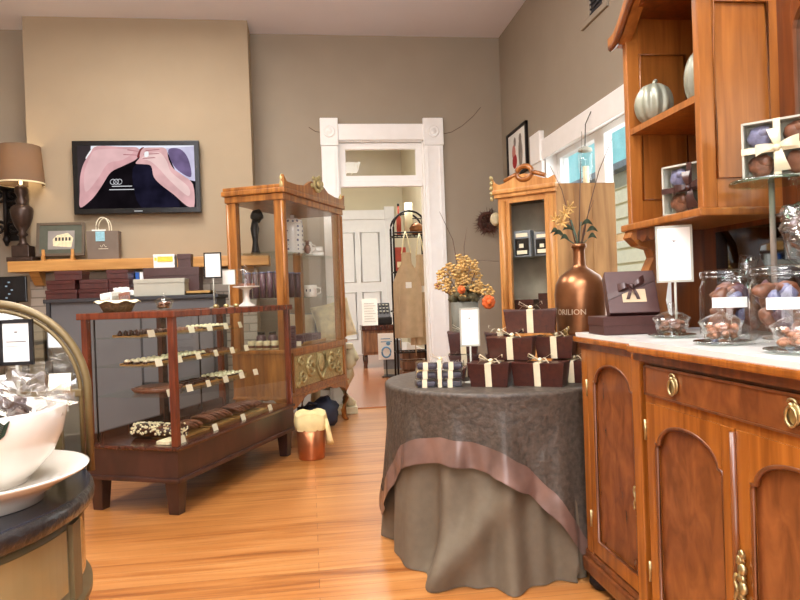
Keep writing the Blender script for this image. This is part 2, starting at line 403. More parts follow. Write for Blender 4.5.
# right window
XW = W+.126
mb = MB()
mb.box((W-.03,5.45,.6),(W,5.69,2.25),.006).box((W-.045,5.45,2.2),(W,5.7,2.455),.006)
mb.box((W-.03,WY0-.2,2.205),(W,5.45,2.37),.006).box((W-.03,WY0-.2,.6),(W,WY0,2.205),.006).box((W-.01,WY0-.25,.68),(W+.1,5.7,.745),.003)
mb.box((W+.001,WY1-.012,WZ0),(W+.2,WY1-.001,WZ1-.012)).box((W+.001,WY0+.001,WZ0),(W+.2,WY0+.012,WZ1-.012)).box((W+.001,WY0+.001,WZ1-.012),(W+.2,WY1-.001,WZ1-.001))
w1 = struct('window_1', mb, M_white)
mb = MB()
for y0,y1 in ((5.36,5.427),(4.52,4.68),(3.75,3.9),(3.113,3.2)): mb.box((XW-.03,y0,WZ0+.08),(XW+.03,y1,WZ1-.06))
mb.box((XW-.03,3.113,WZ0+.001),(XW+.03,5.427,WZ0+.08)).box((XW-.03,3.113,WZ1-.06),(XW+.03,5.427,WZ1-.013))
for y0,y1 in ((3.2,3.75),(3.9,4.52),(4.68,5.36)): mb.box((XW-.02,y0,1.42),(XW+.02,y1,1.47))
struct('window_frame', mb, M_white, w1)
struct('pane', MB().box((XW-.003,3.2,WZ0+.08),(XW+.003,5.36,WZ1-.06)), G_outer, w1)
# outside
struct('ground_outside', MB().box((W+.2,-4,-.5),(12,16,-.4)), M_slate)
nb = MB().box((5,-2,-.4),(5.2,16,2.95))
for i in range(11): nb.box((4.97,-2,.3+.24*i),(5.0,16,.5+.24*i))
b0 = struct('exterior_building', nb, M_siding)
struct('fascia', MB().box((4.8,-2,2.95),(5.2,16,3.05)), M_slate, b0)
struct('awning', MB().box((4.85,-2,3.05),(5.2,16,4.2)), M_teal, b0)
# air vent
vt = thing('wall_vent', 'painted metal air vent high on the taupe wall near the ceiling', 'vent', (W,4.38,3.14))
mb = MB().box((-.02,-.21,-.19),(0,.21,-.15),.003).box((-.02,-.21,.15),(0,.21,.19),.003).box((-.02,-.21,-.15),(0,-.15,.15),.003).box((-.02,.06,-.15),(0,.21,.15),.003)
mb.build('vent_frame', M_wall, vt)
mb = MB().box((-.004,-.15,-.15),(0,.06,.15))
for i in range(9): mb.box((-.014,-.15,-.14+.033*i),(-.004,.06,-.132+.033*i))
mb.build('grille', M_greyd, vt)

# ------------------------------------------------------------------ fireplace wall
mt = thing('mantel_shelf', 'long honey pine mantel shelf across the chimney breast', 'mantel', (-1.43,6.1,1.42))
MB().box((-1.09,-.02,0),(1.09,.247,.092),.006).build('shelf_board', M_mantel, mt)
for sx in (-.9,.9): MB().prism([(.178,-.12),(.178,0),(.03,0),(.05,-.03),(.14,-.11)],'x',sx-.04,sx+.04).build('bracket', M_mantel, mt)
tag(MB().box((-2.42,6.28,0),(-.48,6.345,1.41)).build('fireplace_surround', M_brick), 'whitewashed brick fireplace surround below the mantel shelf', 'fireplace')
ZM = 1.512
def lathe_part(name, prof, m, parent, n=24, c=(0,0,0), **k): return MB().lathe(prof, c, n, **k).build(name, m, parent)
lp = thing('table_lamp', 'bronze urn table lamp with taupe drum shade glowing on the mantel shelf', 'lamp', (-2.435,6.2,ZM))
MB().box((-.105,-.09,0),(.105,.09,.04),.006).box((-.07,-.07,.04),(.07,.07,.14),.006).build('plinth', M_urn, lp)
lathe_part('urn', [(.055,.14),(.03,.17),(.025,.22),(.045,.235),(.028,.26),(.06,.31),(.085,.38),(.092,.44),(.085,.47),(.06,.49),(.04,.5),(.05,.53),(.03,.56),(.05,.6),(.05,.64),(.02,.67)], M_urn, lp)
lathe_part('bulb_neck', [(.012,.67),(.012,.78),(.03,.8),(.035,.85),(.02,.89)], plain('bulb', srgb(255,220,160), .4, emit=6), lp, 12)
sh = lathe_part('lamp_shade', [(.19,.675),(.165,1.0)], M_lshade, lp, 40, cap=False)
lathe_part('shade_rim', [(.191,.67),(.194,.675),(.194,.683),(.189,.683)], M_linen, sh, 40, cap=False)
pl = bpy.data.lights.new('lamp_bulb', 'POINT'); pl.energy = 9; pl.color = (1,.72,.42); pl.shadow_soft_size = .05
po = bpy.data.objects.new('lamp_bulb', pl); COL.objects.link(po); po.location = (-2.435,6.2,ZM+.84)
# iron scroll bracket
ib = thing('wall_mount_bracket', 'black iron scroll bracket beside the lamp at the mantel end', 'bracket', (-2.69,6.5,1.98))
MB().box((-.05,.13,-.24),(.05,.158,.26),.005).tube([(0,.14,.05),(0,.07,.06),(0,.0,.06)],.018).build('back_plate', M_iron, ib)
mb = MB()
def spiral(cx, cz, r, t0, turns, n=26, y=0): return [(cx+r*(1-.8*i/n)*math.cos(t0+turns*2*PI*i/n), y, cz+r*(1-.8*i/n)*math.sin(t0+turns*2*PI*i/n)) for i in range(n+1)]
for sx in (-1,1):
    mb.tube([(sx*p[0],p[1],p[2]) for p in spiral(.06,.16,.07,PI,1.3)],.014); mb.tube([(sx*p[0],p[1],p[2]) for p in spiral(.06,-.14,.07,PI,-1.3)],.014)
mb.tube([(0,0,.28),(0,0,-.2)],.022,8); mb.lathe([(.01,-.3),(.035,-.24),(.02,-.2)],n=12); mb.lathe([(.03,.2),(.09,.24),(.1,.27),(.02,.28)],n=14)
mb.build('scroll_work', M_iron, ib)
# framed print on easel
fp = thing('framed_print', 'grey framed black and white building print leaning on the mantel shelf', 'picture', (-2.135,6.2,ZM+.045))
fp.rotation_euler = (R_(-8),0,0)
MB().box((-.2,0,0),(-.175,.02,.3),.003).box((.175,0,0),(.2,.02,.3),.003).box((-.175,0,0),(.175,.02,.025),.003).box((-.175,0,.275),(.175,.02,.3),.003).build('frame', plain('print_frame', srgb(96,82,66), .5), fp)
MB().box((-.175,.006,.025),(.175,.018,.275)).build('mat_board', plain('mat_green', srgb(88,92,80), .8), fp)
mb = MB(); mb.box((-.105,.003,.06),(.115,.006,.225)); mb.mi = 1
mb.prism([(-.06,.09),(.09,.075),(.105,.16),(.06,.205),(-.03,.185),(-.065,.15)],'y',.0015,.003); mb.mi = 2
for i in range(5): mb.box((-.045+.028*i,.0005,.135),(-.028+.028*i,.0015,.165))
mb.build('print', [M_ink, M_nut, plain('photo_dark', srgb(60,58,52))], fp)
ez = thing('tabletop_easel', 'small pale wooden easel holding the framed print', 'easel', (-2.14,6.19,ZM))
for sx in (-.12,.12):
    MB().prism([(-.045,0),(.05,0),(.05,.012),(-.01,.02),(-.022,.1),(-.032,.1),(-.035,.04),(-.045,.045)],'x',sx-.011,sx+.011).build('foot', M_mantel, ez)
MB().box((-.12,.03,.003),(.12,.042,.02)).build('crossbar', M_mantel, ez)
# shopping bag
bg = thing('paper_bag', 'grey brown paper shopping bag with twisted handles on the mantel shelf', 'bag', (-1.765,6.2,ZM))
MB().box((-.135,-.05,0),(.135,.05,.25),.003,taper=.006).build('body', M_kraft, bg)
for yy in (-.035,.035): MB().tube([(-.055,yy,.24)]+[(.055*math.cos(a),yy,.28+.09*math.sin(a)) for a in [PI-PI*i/12 for i in range(13)]]+[(.055,yy,.24)],.005).build('handle', M_card, bg)
MB().box((-.085,-.052,.25),(.03,-.049,.262)).build('tissue', M_paper, bg)
MB().box((-.055,-.055,.16),(.02,-.05,.245)).build('sticker', plain('blue_label', srgb(150,200,215), .6, var=.15, vs=60), bg)
MB().tube([(x,-.052,.12+.012*math.sin(x*180)) for x in [-.02+.004*i for i in range(14)]],.0016,4).box((-.035,-.053,.092),(.045,-.05,.096)).build('emblem', M_card, bg)

# ------------------------------------------------------------------ television
tv = thing('television', 'black flat television on the chimney breast showing arms over a dark apron', 'television', (-1.478,6.25,1.92), 0)
MB().box((-.545,.0,0),(.545,.05,.652),.008).box((-.2,.05,.15),(.2,.095,.45)).build('casing', M_tv, tv)
mb = MB(); mats = [emis('tv_dark', srgb(24,20,24), 1, .5, 6)]
mb.box((-.5,-.002,.05),(.5,.0,.605))
def U(x, y):
    sk = 75+35*(y-55)/330; return (-.5+(x-sk)/640, .605-(y-55)/335*.555)
def poly(col, pts, y, var=.12, sm=True):
    mats.append(emis('tv_col', srgb(*col), 1, var, 7)); mb.mi = len(mats)-1
    if sm:
        n = len(pts); q = []
        for i in range(n):
            p0,p1,p2,p3 = pts[i-1],pts[i],pts[(i+1)%n],pts[(i+2)%n]
            for t in (0,.25,.5,.75): q.append(tuple(.5*(2*p1[k]+(p2[k]-p0[k])*t+(2*p0[k]-5*p1[k]+4*p2[k]-p3[k])*t*t+(3*p1[k]-p0[k]-3*p2[k]+p3[k])*t**3) for k in (0,1)))
        pts = q
    P = [U(*p) for p in pts]; P = [(max(-.5,min(.5,x)), max(.05,min(.605,z))) for x,z in P]
    V = [mb.v((x,y,z)) for x,z in P]; mb._f(V)
poly((58,50,52), [(70,55),(200,55),(130,140),(110,385),(70,385)], -.0022, .12, False)
poly((236,238,250), [(150,50),(740,50),(740,75),(150,72)], -.0024, .02, False)
poly((205,200,225), [(560,70),(740,60),(740,250),(640,230)], -.0026, .12, False)
poly((112,96,132), [(575,78),(640,75),(690,130),(712,225),(650,200),(600,150)], -.0028, .3)
poly((20,16,20), [(280,180),(400,130),(480,150),(560,260),(690,390),(740,400),(110,395),(215,290)], -.0030, .3)
poly((26,24,40), [(385,180),(480,160),(560,260),(660,390),(450,395)], -.0032, .4)
poly((245,240,240), [(165,58),(190,56),(140,120),(128,115)], -.0034, .02)
poly((216,166,168), [(185,57),(330,62),(400,65),(418,90),(402,128),(340,160),(270,195),(235,250),(205,300),(170,345),(115,382),(108,300),(104,220),(118,150),(150,95)], -.0036)
poly((226,184,184), [(190,75),(380,80),(330,130),(250,150),(200,230),(140,300),(125,200),(150,120)], -.0038, .06)
poly((222,176,176), [(412,80),(440,68),(500,66),(560,72),(580,130),(610,180),(660,215),(725,268),(740,392),(700,385),(620,320),(550,270),(505,225),(485,165),(440,155),(400,150),(420,118)], -.0040)
poly((238,204,200), [(430,120),(520,90),(570,140),(600,200),(700,280),(700,330),(600,250),(530,180),(480,140)], -.0042, .06)
poly((120,50,52), [(405,112),(420,72),(440,64),(424,84),(416,120)], -.0044)
for a_,b_ in (((450,80),(520,74)),((440,100),(520,96)),((436,122),(500,118)),((350,75),(405,84)),((330,100),(400,104))): poly((176,116,120), [(a_[0],a_[1]),(b_[0],b_[1]),(b_[0]+10,b_[1]+4),(a_[0],a_[1]+5)], -.0045, .1, False)
poly((250,250,250), [(445,92),(465,88),(467,112),(448,116)], -.0046, .02)
mats.append(emis('tv_logo', srgb(220,220,225), 1)); mb.mi = len(mats)-1
for k in range(3):
    mb.tube([(U(282+18*k+14*math.cos(t),248+14*math.sin(t))[0],-.0036,U(0,248+14*math.sin(t))[1]) for t in [2*PI*i/12 for i in range(12)]],.0022,4,closed=True)
mb.box((U(250,0)[0],-.0036,U(0,274)[1]),(U(360,0)[0],-.003,U(0,270)[1])).box((U(235,0)[0],-.0036,U(0,292)[1]),(U(370,0)[0],-.003,U(0,288)[1]))
mb.build('screen', mats, tv)
MB().box((-.035,-.003,.018),(.035,.001,.028)).build('badge', emis('badge', srgb(200,200,200), .7), tv)

# ------------------------------------------------------------------ grey service counter and what stands on it
sc = thing('service_counter', 'tall blue grey service counter with black edge below the mantel', 'counter', (-1.33,5.3,0))
MB().box((-.61,.03,0),(.62,.62,1.14)).build('body', M_grey, sc)
MB().box((-.63,0,1.14),(.64,.64,1.168),.004).build('countertop', M_greyd, sc)
MB().box((-.61,0,.0),(-.585,.03,1.14)).build('edge_strip', M_greyd, sc)
mb = MB()
for a,b in (((.05,1.03),(.6,1.045)),((.05,.5),(.6,.515)),((.05,.5),(.065,1.04)),((.585,.5),(.6,1.04))): mb.box((a[0],.02,a[1]),(b[0],.03,b[1]))
mb.build('panel_moulding', M_greyd, sc)
ZC = 1.17
def flat_box(label, x, y, z, w, d, h, m, rz=0, group=None, name='cardboard_box', lid=.4):
    t = thing(name, label, 'box', (x,y,z), R_(rz), group)
    MB().box((-w/2+.003,-d/2+.003,0),(w/2-.003,d/2-.003,h*(1-lid)),.002).build('body', m, t)
    MB().box((-w/2,-d/2,h*(1-lid)),(w/2,d/2,h),.003).build('lid', m, t)
    return t
mr = [(-1.87,5.52,0,.23,'bottom maroon box of the stack at the outer end of the grey counter'),
      (-1.87,5.52,1,.21,'middle maroon box of the stack at the outer end of the grey counter'),
      (-1.82,5.53,2,.2,'top maroon box of the stack at the outer end of the grey counter'),
      (-1.64,5.54,0,.22,'bottom maroon box of the second stack along the grey counter'),
      (-1.64,5.54,1,.21,'top maroon box of the second stack along the grey counter'),
      (-1.44,5.56,0,.19,'bottom maroon box of the third stack along the grey counter'),
      (-1.46,5.56,1,.17,'middle maroon box of the third stack along the grey counter'),
      (-1.47,5.56,2,.16,'top maroon box of the third stack along the grey counter')]
for x,y,k,w,l in mr: flat_box(l, x, y, ZC+.072*k, w, .2, .07, M_maroon, random.uniform(-3,3), 'maroon boxes on the grey counter')
flat_box('long pale grey box with ribbed front on the counter', -1.135, 5.45, ZC, .38, .2, .13, M_greyp, 0, lid=.25)
flat_box('wide dark brown box behind the long pale grey box', -1.1, 5.75, ZC, .44, .2, .23, M_boxp, 0, lid=.3)
flat_box('white and yellow labelled box standing above the grey counter boxes', -1.16, 5.74, ZC+.23, .17, .12, .11, M_paper, 0, lid=.15)
mbx = MB().box((-.05,-.0625,.05),(.07,-.0605,.09)).box((-.075,-.0625,.06),(-.055,-.0605,.085)).build('label_patch', plain('yellow_print', srgb(240,205,70), .6), bpy.data.objects['cardboard_box.010'] if 'cardboard_box.010' in bpy.data.objects else None)
flat_box('small brown box beside the white and yellow labelled box', -1.0, 5.74, ZC+.23, .11, .12, .11, M_boxp, 0)
tg = thing('cream_tray', 'shallow cream tray at the far end of the grey counter', 'tray', (-.85,5.5,ZC))
MB().box((-.1,-.12,0),(.1,.12,.012)).box((-.1,-.12,0),(.1,-.11,.03)).box((-.1,.11,0),(.1,.12,.03)).box((-.1,-.12,0),(-.09,.12,.03)).box((.09,-.12,0),(.1,.12,.03)).build('tray_body', M_tray, tg)
for k,(x,c) in enumerate(((-1.375,(40,90,170)),(-1.342,(240,240,240)),(-1.41,(30,34,32)))):
    bn = thing('binder', ('blue','white','black')[k]+' thin binder standing beside the dark brown box', 'binder', (x,5.79,ZC), 0, 'binders on the grey counter')
    MB().box((-.014,-.1,0),(.014,.1,.2),.002).build('cover', plain('binder_c', srgb(*c), .5), bn)
    MB().box((-.009,-.08,.2),(.009,.1,.201)).build('pages', M_paper, bn)
MB_ = MB(); MB_.ball((0,0,.035),.055,12,8,(1.3,.8,.7),.7,3); MB_.ball((.06,.02,.025),.04,10,7,(1,1,.65),.7,5)
tag(MB_.build('tissue_paper', M_paper, None, (-1.42,5.4,ZC)), 'crumpled white tissue paper on the grey counter', 'paper')
mo = thing('register_screen', 'black register screen with small icons at the photo edge below the mantel', 'monitor', (-2.3,5.55,0))
MB().box((-.16,0,1.16),(.13,.03,1.36),.005).build('screen_casing', M_tv, mo)
MB().box((-.15,-.003,1.17),(.12,0,1.35)).build('screen', M_screen, mo)
mb = MB()
for i in range(5): mb.box((-.02+.02*i%.06,-.005,1.19+.03*i),(-.005+.02*i%.06,-.003,1.2+.03*i))
mb.build('icons', emis('icons', srgb(170,190,200), .8), mo)
MB().box((-.05,.03,.85),(.05,.06,1.25)).build('stand', M_tv, mo)
rt = thing('register_table', 'dark small table carrying the register screen', 'table', (-2.3,5.6,0))
MB().box((-.2,-.25,.82),(.2,.25,.85),.004).build('tabletop', M_greyd, rt)
for sx in (-.17,.17):
    for sy in (-.22,.22): MB().box((sx-.02,sy-.02,0),(sx+.02,sy+.02,.82)).build('leg', M_greyd, rt)

# ------------------------------------------------------------------ mahogany display case
CA = R_(66); CL, CW, CH = 1.38, .575, 1.068
CO = Vector((-.70,3.585,0))
dc = thing('display_case', 'mahogany and glass chocolate display case on a dark panelled base', 'display case', CO, CA)
def cw(x, y, z=0):  # case frame to world
    return (CO.x+x*math.cos(CA)-y*math.sin(CA), CO.y+x*math.sin(CA)+y*math.cos(CA), z)
for x in (.0,CL-.1):
    for y in (.0,CW-.1):
        MB().box((x+.012,y+.012,0),(x+.095,y+.095,.19),.004,taper=.012).build('leg', M_base, dc)
mb = MB().box((0,0,.18),(CL,CW,.345)); mb.box((-.014,-.014,.175),(CL+.014,CW+.014,.2),.006)
mb.build('base', M_base, dc)
MB().box((-.012,-.012,.34),(CL+.012,CW+.012,.362),.007).build('base_moulding', M_mahog, dc)
for x in (0,CL-.036):
    for y in (0,CW-.036): MB().box((x,y,.362),(x+.036,y+.036,1.034),.004).build('post', M_mahogr, dc)
MB().box((CL/2-.04,CW-.034,.362),(CL/2+.01,CW,1.034)).build('back_post', M_mahog, dc)
MB().box((.036,CW-.03,.362),(CL-.036,CW-.004,.41)).build('back_rail', M_mahog, dc)
mb = MB()
for a,b in (((-.016,-.016),(CL+.016,.05)),((-.016,CW-.05),(CL+.016,CW+.016)),((-.016,.05),(.05,CW-.05)),((CL-.05,.05),(CL+.016,CW-.05))): mb.box((a[0],a[1],1.032),(b[0],b[1],1.068),.006)
mb.build('top_frame', M_mahogr, dc)
MB().box((.05,.05,1.054),(CL-.05,CW-.05,1.062)).build('top_glass', G_shelf, dc)
MB().box((.036,.012,.364),(CL-.036,.017,1.032)).build('front_pane', G_pane, dc)
MB().box((.012,.036,.364),(.017,CW-.036,1.032)).build('end_pane', G_pane, dc)
MB().box((CL-.017,.036,.364),(CL-.012,CW-.036,1.032)).build('end_pane', G_pane, dc)
SH = [(.19,.93),(.15,.775),(.09,.615)]
for s,z in SH:
    MB().box((.04,s,z-.006),(1.06,CW-.04,z),.001).build('shelf', G_shelf, dc)
for x in (.05,1.05):
    MB().tube([(x,CW-.045,.37),(x,CW-.045,1.03)],.005).build('shelf_upright', M_iron, dc)
# price cards
mb = MB(); mb.prism([(0,0),(.012,.038),(.014,.037),(.003,-.001)],'x',-.024,.024); cardme = mb.mesh('price_card'); cardme.materials.append(M_card)
LV = ['top','middle','lowest']
for k,(s,z) in enumerate(SH):
    for i,x in enumerate((.06,.24,.43,.62,.81,.99)):
        o = inst('price_card', cardme, cw(x,s-.02,z+.0005), f'cream price card, {ORD[i]} from the near end of the {LV[k]} case shelf', 'card', f'price cards on the case shelves', (0,0,CA+R_(random.uniform(-8,8))))
for i,x in enumerate((.1,.42,.74,1.1)):
    inst('price_card', cardme, cw(x,.03,.3635), f'cream price card, {ORD[i]} from the near post on the floor of the mahogany case', 'card', 'price cards on the case floor', (0,0,CA))
# trays with chocolates
def choc_mesh(kind):
    mb = MB()
    if kind=='dome': mb.lathe([(.017,0),(.0175,.006),(.014,.016),(.006,.021)],n=10)
    elif kind=='white': mb.lathe([(.017,0),(.0175,.012)],n=10); mb.mi = 1; mb.lathe([(.017,.012),(.014,.021),(.006,.026)],n=10)
    elif kind=='square': mb.box((-.016,-.016,0),(.016,.016,.017),.003)
    elif kind=='nib': mb.lathe([(.012,0),(.015,.008),(.009,.022),(.002,.03)],n=8)
    me = mb.mesh('chocolate')
    for m in {'dome':[M_milk],'white':[M_choc,M_nut],'square':[M_choc],'nib':[M_choc]}[kind]: me.materials.append(m)
    return me
CM = {k: choc_mesh(k) for k in ('dome','white','square','nib')}
kinds = [['nib','dome','white'],['white','white','dome'],['dome','square','white']]
kname = {'dome':'milk chocolate dome','white':'white topped dark chocolate','square':'square dark chocolate','nib':'pointed dark chocolate'}
pos_tray = ['at near end','in the middle','at far end']
for k,(s,z) in enumerate(SH):
    for t,(xa,xb) in enumerate(((.08,.36),(.4,.68),(.72,1.02))):
        where = f'of the {LV[k]} case shelf'
        if k==2 and t==0:
            ct = thing('chocolate_tart', 'large round fluted chocolate tart at the near end '+where, 'tart', cw(.25,s+.2,z+.001))
            MB().lathe([(.12,0),(.14,.022)],n=48,flute=.02,fn=16).build('crust', M_milk, ct)
            MB().lathe([(.125,.018),(.11,.03),(.05,.032)],n=24).build('filling', M_slab, ct)
            continue
        y0, y1 = s+.07, s+.25
        ty = thing('gold_tray', f'gold card tray of chocolates {pos_tray[t]} {where}', 'tray', cw((xa+xb)/2,(y0+y1)/2,z+.001), CA, 'gold chocolate trays in the case')
        w, d = (xb-xa), (y1-y0)
        MB().box((-w/2,-d/2,0),(w/2,d/2,.005)).box((-w/2,-d/2,.005),(w/2,-d/2+.004,.012)).box((-w/2,d/2-.004,.005),(w/2,d/2,.012)).build('tray_board', M_tray, ty)
        kd = kinds[k][t]
        nx = 6; ny = 3
        for i in range(nx):
            for j in range(ny):
                inst('chocolate', CM[kd], cw(xa+.025+(w-.05)*i/(nx-1), y0+.03+(d-.06)*j/(ny-1), z+.0068), f'{kname[kd]} on gold tray {pos_tray[t]} {where}', 'chocolate', f'{kname[kd]}s {pos_tray[t]} {where}', (0,0,random.uniform(0,6)))
# floor of the case: nut log, slabs
ng = thing('nut_log', 'dark chocolate log studded with pale nuts at the near corner of the case floor', 'dessert', cw(.2,.25,.3635), CA+R_(90))
def cyl_x(mb, L, r, n=18):
    mb.grid(lambda u,v: ((u-.5)*L, r*math.cos(2*PI*v), r*.8+ r*.8*math.sin(2*PI*v)), 12, n); return mb
MB().prism([( .055*math.cos(a), .04+.04*math.sin(a)) for a in [2*PI*i/18 for i in range(18)]],'x',-.15,.15,True).build('log', M_choc, ng)
mb = MB()
for i in range(190):
    a = random.uniform(-.3,PI+.3); x = random.uniform(-.148,.148)
    mb.ball((x,.055*math.cos(a),.04+.04*math.sin(a)),random.uniform(.005,.009),6,4)
for i in range(40):
    a = random.uniform(0,2*PI); q = random.uniform(0,1); e = random.choice((-.15,.15))
    mb.ball((e,.05*q*math.cos(a),.04+.036*q*math.sin(a)),.006,6,4)
o = mb.build('nut_pieces', M_nut, ng); o['kind'] = 'stuff'
wt = thing('white_slab', 'white chocolate slab leaning beside the nut studded log', 'dessert', cw(.08,.1,.3635), CA)
MB().box((-.05,-.03,0),(.06,.05,.02),.004).build('slab', M_nut, wt)
mb = MB(); mb.T = Matrix.Rotation(R_(38),4,'Y')
mb.lathe([(.008,-.004),(.046,-.007),(.054,-.003),(.05,.005),(.03,.009),(.006,.008)],n=20,sx=.85,sy=1.3,flute=.04,fn=5)
barkme = mb.mesh('chocolate_slab'); barkme.materials.append(M_slab)
HN = ['near post','centre','far post']
for h_,(xa,xb,n) in enumerate(((.2,.43,8),(.52,.77,8),(.86,1.14,9))):
    bt = thing('gold_board', f'gold board under the {HN[h_]} row of chocolate slabs on the case floor', 'tray', cw((xa+xb)/2,.19,.3635), CA, 'gold boards on the case floor')
    MB().box((-(xb-xa)/2-.02,-.1,0),((xb-xa)/2+.02,.1,.005),.001).box((-(xb-xa)/2-.02,-.1,.005),((xb-xa)/2+.02,-.096,.01)).build('board', M_tray, bt)
    for i in range(n):
        o = inst('chocolate_slab', barkme, cw(xa+(xb-xa)*i/(n-1)-.01,.19+random.uniform(-.012,.012),.402+random.uniform(0,.008)), f'textured chocolate slab leaning in the {HN[h_]} row on the case floor', 'chocolate', f'chocolate slabs in the {HN[h_]} row', (R_(random.uniform(-5,5)),0,CA+R_(random.uniform(-10,10))))

# ------------------------------------------------------------------ on top of the case
ZT = 1.0685
wb = thing('wicker_basket', 'woven basket with cream scalloped liner on the mahogany case', 'basket', cw(.13,.44,ZT), CA)
MB().lathe([(.068,0),(.082,.03),(.098,.065),(.094,.068),(.078,.03),(.06,.008)],n=28,sx=1.0,sy=1.1).build('bowl', M_wicker, wb)
MB().grid(lambda u,v: ((.09+.026*v)*math.cos(2*PI*u), (.09+.026*v)*1.1*math.sin(2*PI*u), .066+.006*math.sin(16*PI*u)*v-.012*v*v), 64, 3, closed=True).build('liner', M_linen, wb)
for i,(dx,dy,rz,m) in enumerate(((-.03,.02,8,M_paper),(.0,-.0,-4,M_greyp),(.03,-.03,5,M_milk))):
    p = cw(.13+dx*.4,.44+.055-.05*i,ZT+.012)
    pk = thing('candy_packet', ('white','pale grey','brown')[i]+' clear topped packet leaning in the cream lined basket', 'packet', p, R_(-8+rz), 'packets in the basket')
    pk.rotation_euler = (R_(-18),R_(-10),R_(-8+rz))
    MB().box((-.03,-.006,0),(.03,.006,.1),.003).build('pouch', m, pk)
    MB().box((-.024,-.008,.02),(.024,-.006,.08)).build('window', G_cello, pk)
def candy_dish(label, loc, r=.056, body=M_milk, scale=1, plate=None):
    t = thing('candy_dish', label, 'candy dish', loc); s = r/.056
    MB().lathe([(.028*s,0),(.04*s,.004),(.05*s,.03*s),(.056*s,.05*s),(.053*s,.05*s),(.046*s,.03*s),(.036*s,.008)],n=24,cap=False).build('bowl', G_jar, t)
    ld = MB().lathe([(.058*s,.05*s),(.056*s,.054*s),(.035*s,.068*s),(.012*s,.075*s),(.007*s,.08*s)],n=24,cap=False).build('lid', G_jar, t)
    MB().ball((0,0,.091*s),.012*s,12,8).build('knob', G_jar, ld)
    mb = MB(); rnd = random.Random(int(loc[0]*1000))
    for i in range(44):
        a = rnd.uniform(0,2*PI); q = math.sqrt(rnd.random())*.036*s; zz = rnd.uniform(.012,.042)*s
        mb.ball((q*math.cos(a),q*math.sin(a),zz),.010*s,7,5,(1,1,.8),.3,i)
    o = mb.build('chocolate_pieces', body, None, loc)
    tag(o, 'small chocolate pieces in '+label.replace('lidded ',''), 'chocolates', None, 'stuff')
    return t
candy_dish('lidded glass candy dish on the mahogany case top', cw(.2,.19,ZT+.004), .05)
tag(MB().box((-.09,-.07,0),(.09,.07,.004),.001).build('glass_plate', G_shelf, None, cw(.24,.17,ZT), CA), 'rectangular clear glass plate under the candy dish on the case top', 'plate')
ck = thing('cake_stand', 'white pedestal cake stand with clear glass dome on the case far end', 'cake stand', cw(1.13,.2,ZT))
MB().lathe([(.06,0),(.055,.008),(.024,.03),(.018,.07),(.022,.11),(.045,.124),(.09,.13),(.094,.137),(.0,.135)],n=28).build('stand', M_china, ck)
dm_ = MB().lathe([(.08,.138),(.08,.235),(.072,.252),(.03,.262),(.008,.265)],n=28,cap=False).build('dome', G_jar, ck)
MB().ball((0,0,.275),.012).build('knob', G_jar, dm_)
for i in range(7):
    a = 2*PI*i/6; q = 0 if i==6 else .045; c = cw(1.13,.2,ZT+.137)
    inst('truffle', CM['dome'], (c[0]+q*math.cos(a),c[1]+q*math.sin(a),c[2]), 'chocolate truffle under the glass dome of the cake stand', 'chocolate', 'truffles under the dome')
def sign(label, loc, rz, w, h, zb, fr, cat='sign', border=.008, marks=True, stand='foot'):
    t = thing('sign_holder', label, cat, loc, rz)
    MB().box((-w/2,0,zb),(-w/2+border,.008,zb+h)).box((w/2-border,0,zb),(w/2,.008,zb+h)).box((-w/2,0,zb),(w/2,.008,zb+border)).box((-w/2,0,zb+h-border),(w/2,.008,zb+h)).build('frame', fr, t)
    cd_ = MB().box((-w/2+border,.002,zb+border),(w/2-border,.006,zb+h-border)).build('card', M_paper, t)
    if marks:
        mb = MB(); zc = zb+h*.72
        mb.tube([(w*.07*math.cos(a),.0015,zc+h*.02*math.sin(a)) for a in [PI*i/8 for i in range(9)]],.0008,4)
        mb.ball((0,.0015,zc),.0035,6,4,(1,.15,.7))
        if marks == 'script': mb.tube([(-w*.3+w*.6*i/40,.0014,zb+h*.52+h*.02*math.sin(i*1.9)) for i in range(41)],.0009,4)
        if marks == 'script': mb.tube([(-w*.3+w*.6*i/30,.0014,zb+h*.42+h*.006*math.sin(i*2.3)) for i in range(31)],.0007,4)
        mb.build('printing', M_ink, cd_)
    if zb > .02:
        MB().tube([(0,.004,zb+.004),(0,.004,.004)],.004,8).build('stem', M_greyp, t)
        MB().lathe([(.03,0),(.03,.004),(.006,.008)],n=16).build('base_disc', M_greyp, t)
    return t
sign('tall white card in thin dark frame on a stem behind the mahogany case glass dome', cw(.93,.33,ZT), R_(-5), .115, .17, .195, M_iron, marks=False)
sign('small white card in pale frame on a short stem beside the cake dome', cw(1.075,.30,ZT), R_(-5), .09, .105, .15, M_greyp, marks=False, border=.005)
mb = MB().lathe([(.014,0),(.02,.012),(.012,.02),(.002,.022)],n=10); foil = mb.mesh('foil_candy'); foil.materials.append(M_brass)
for i,x in enumerate((.66,.78,.9)): inst('foil_candy', foil, cw(x,.15,ZT), f'gold foil candy on the case top, {ORD[i]} from the candy dish', 'candy', 'gold foil candies')

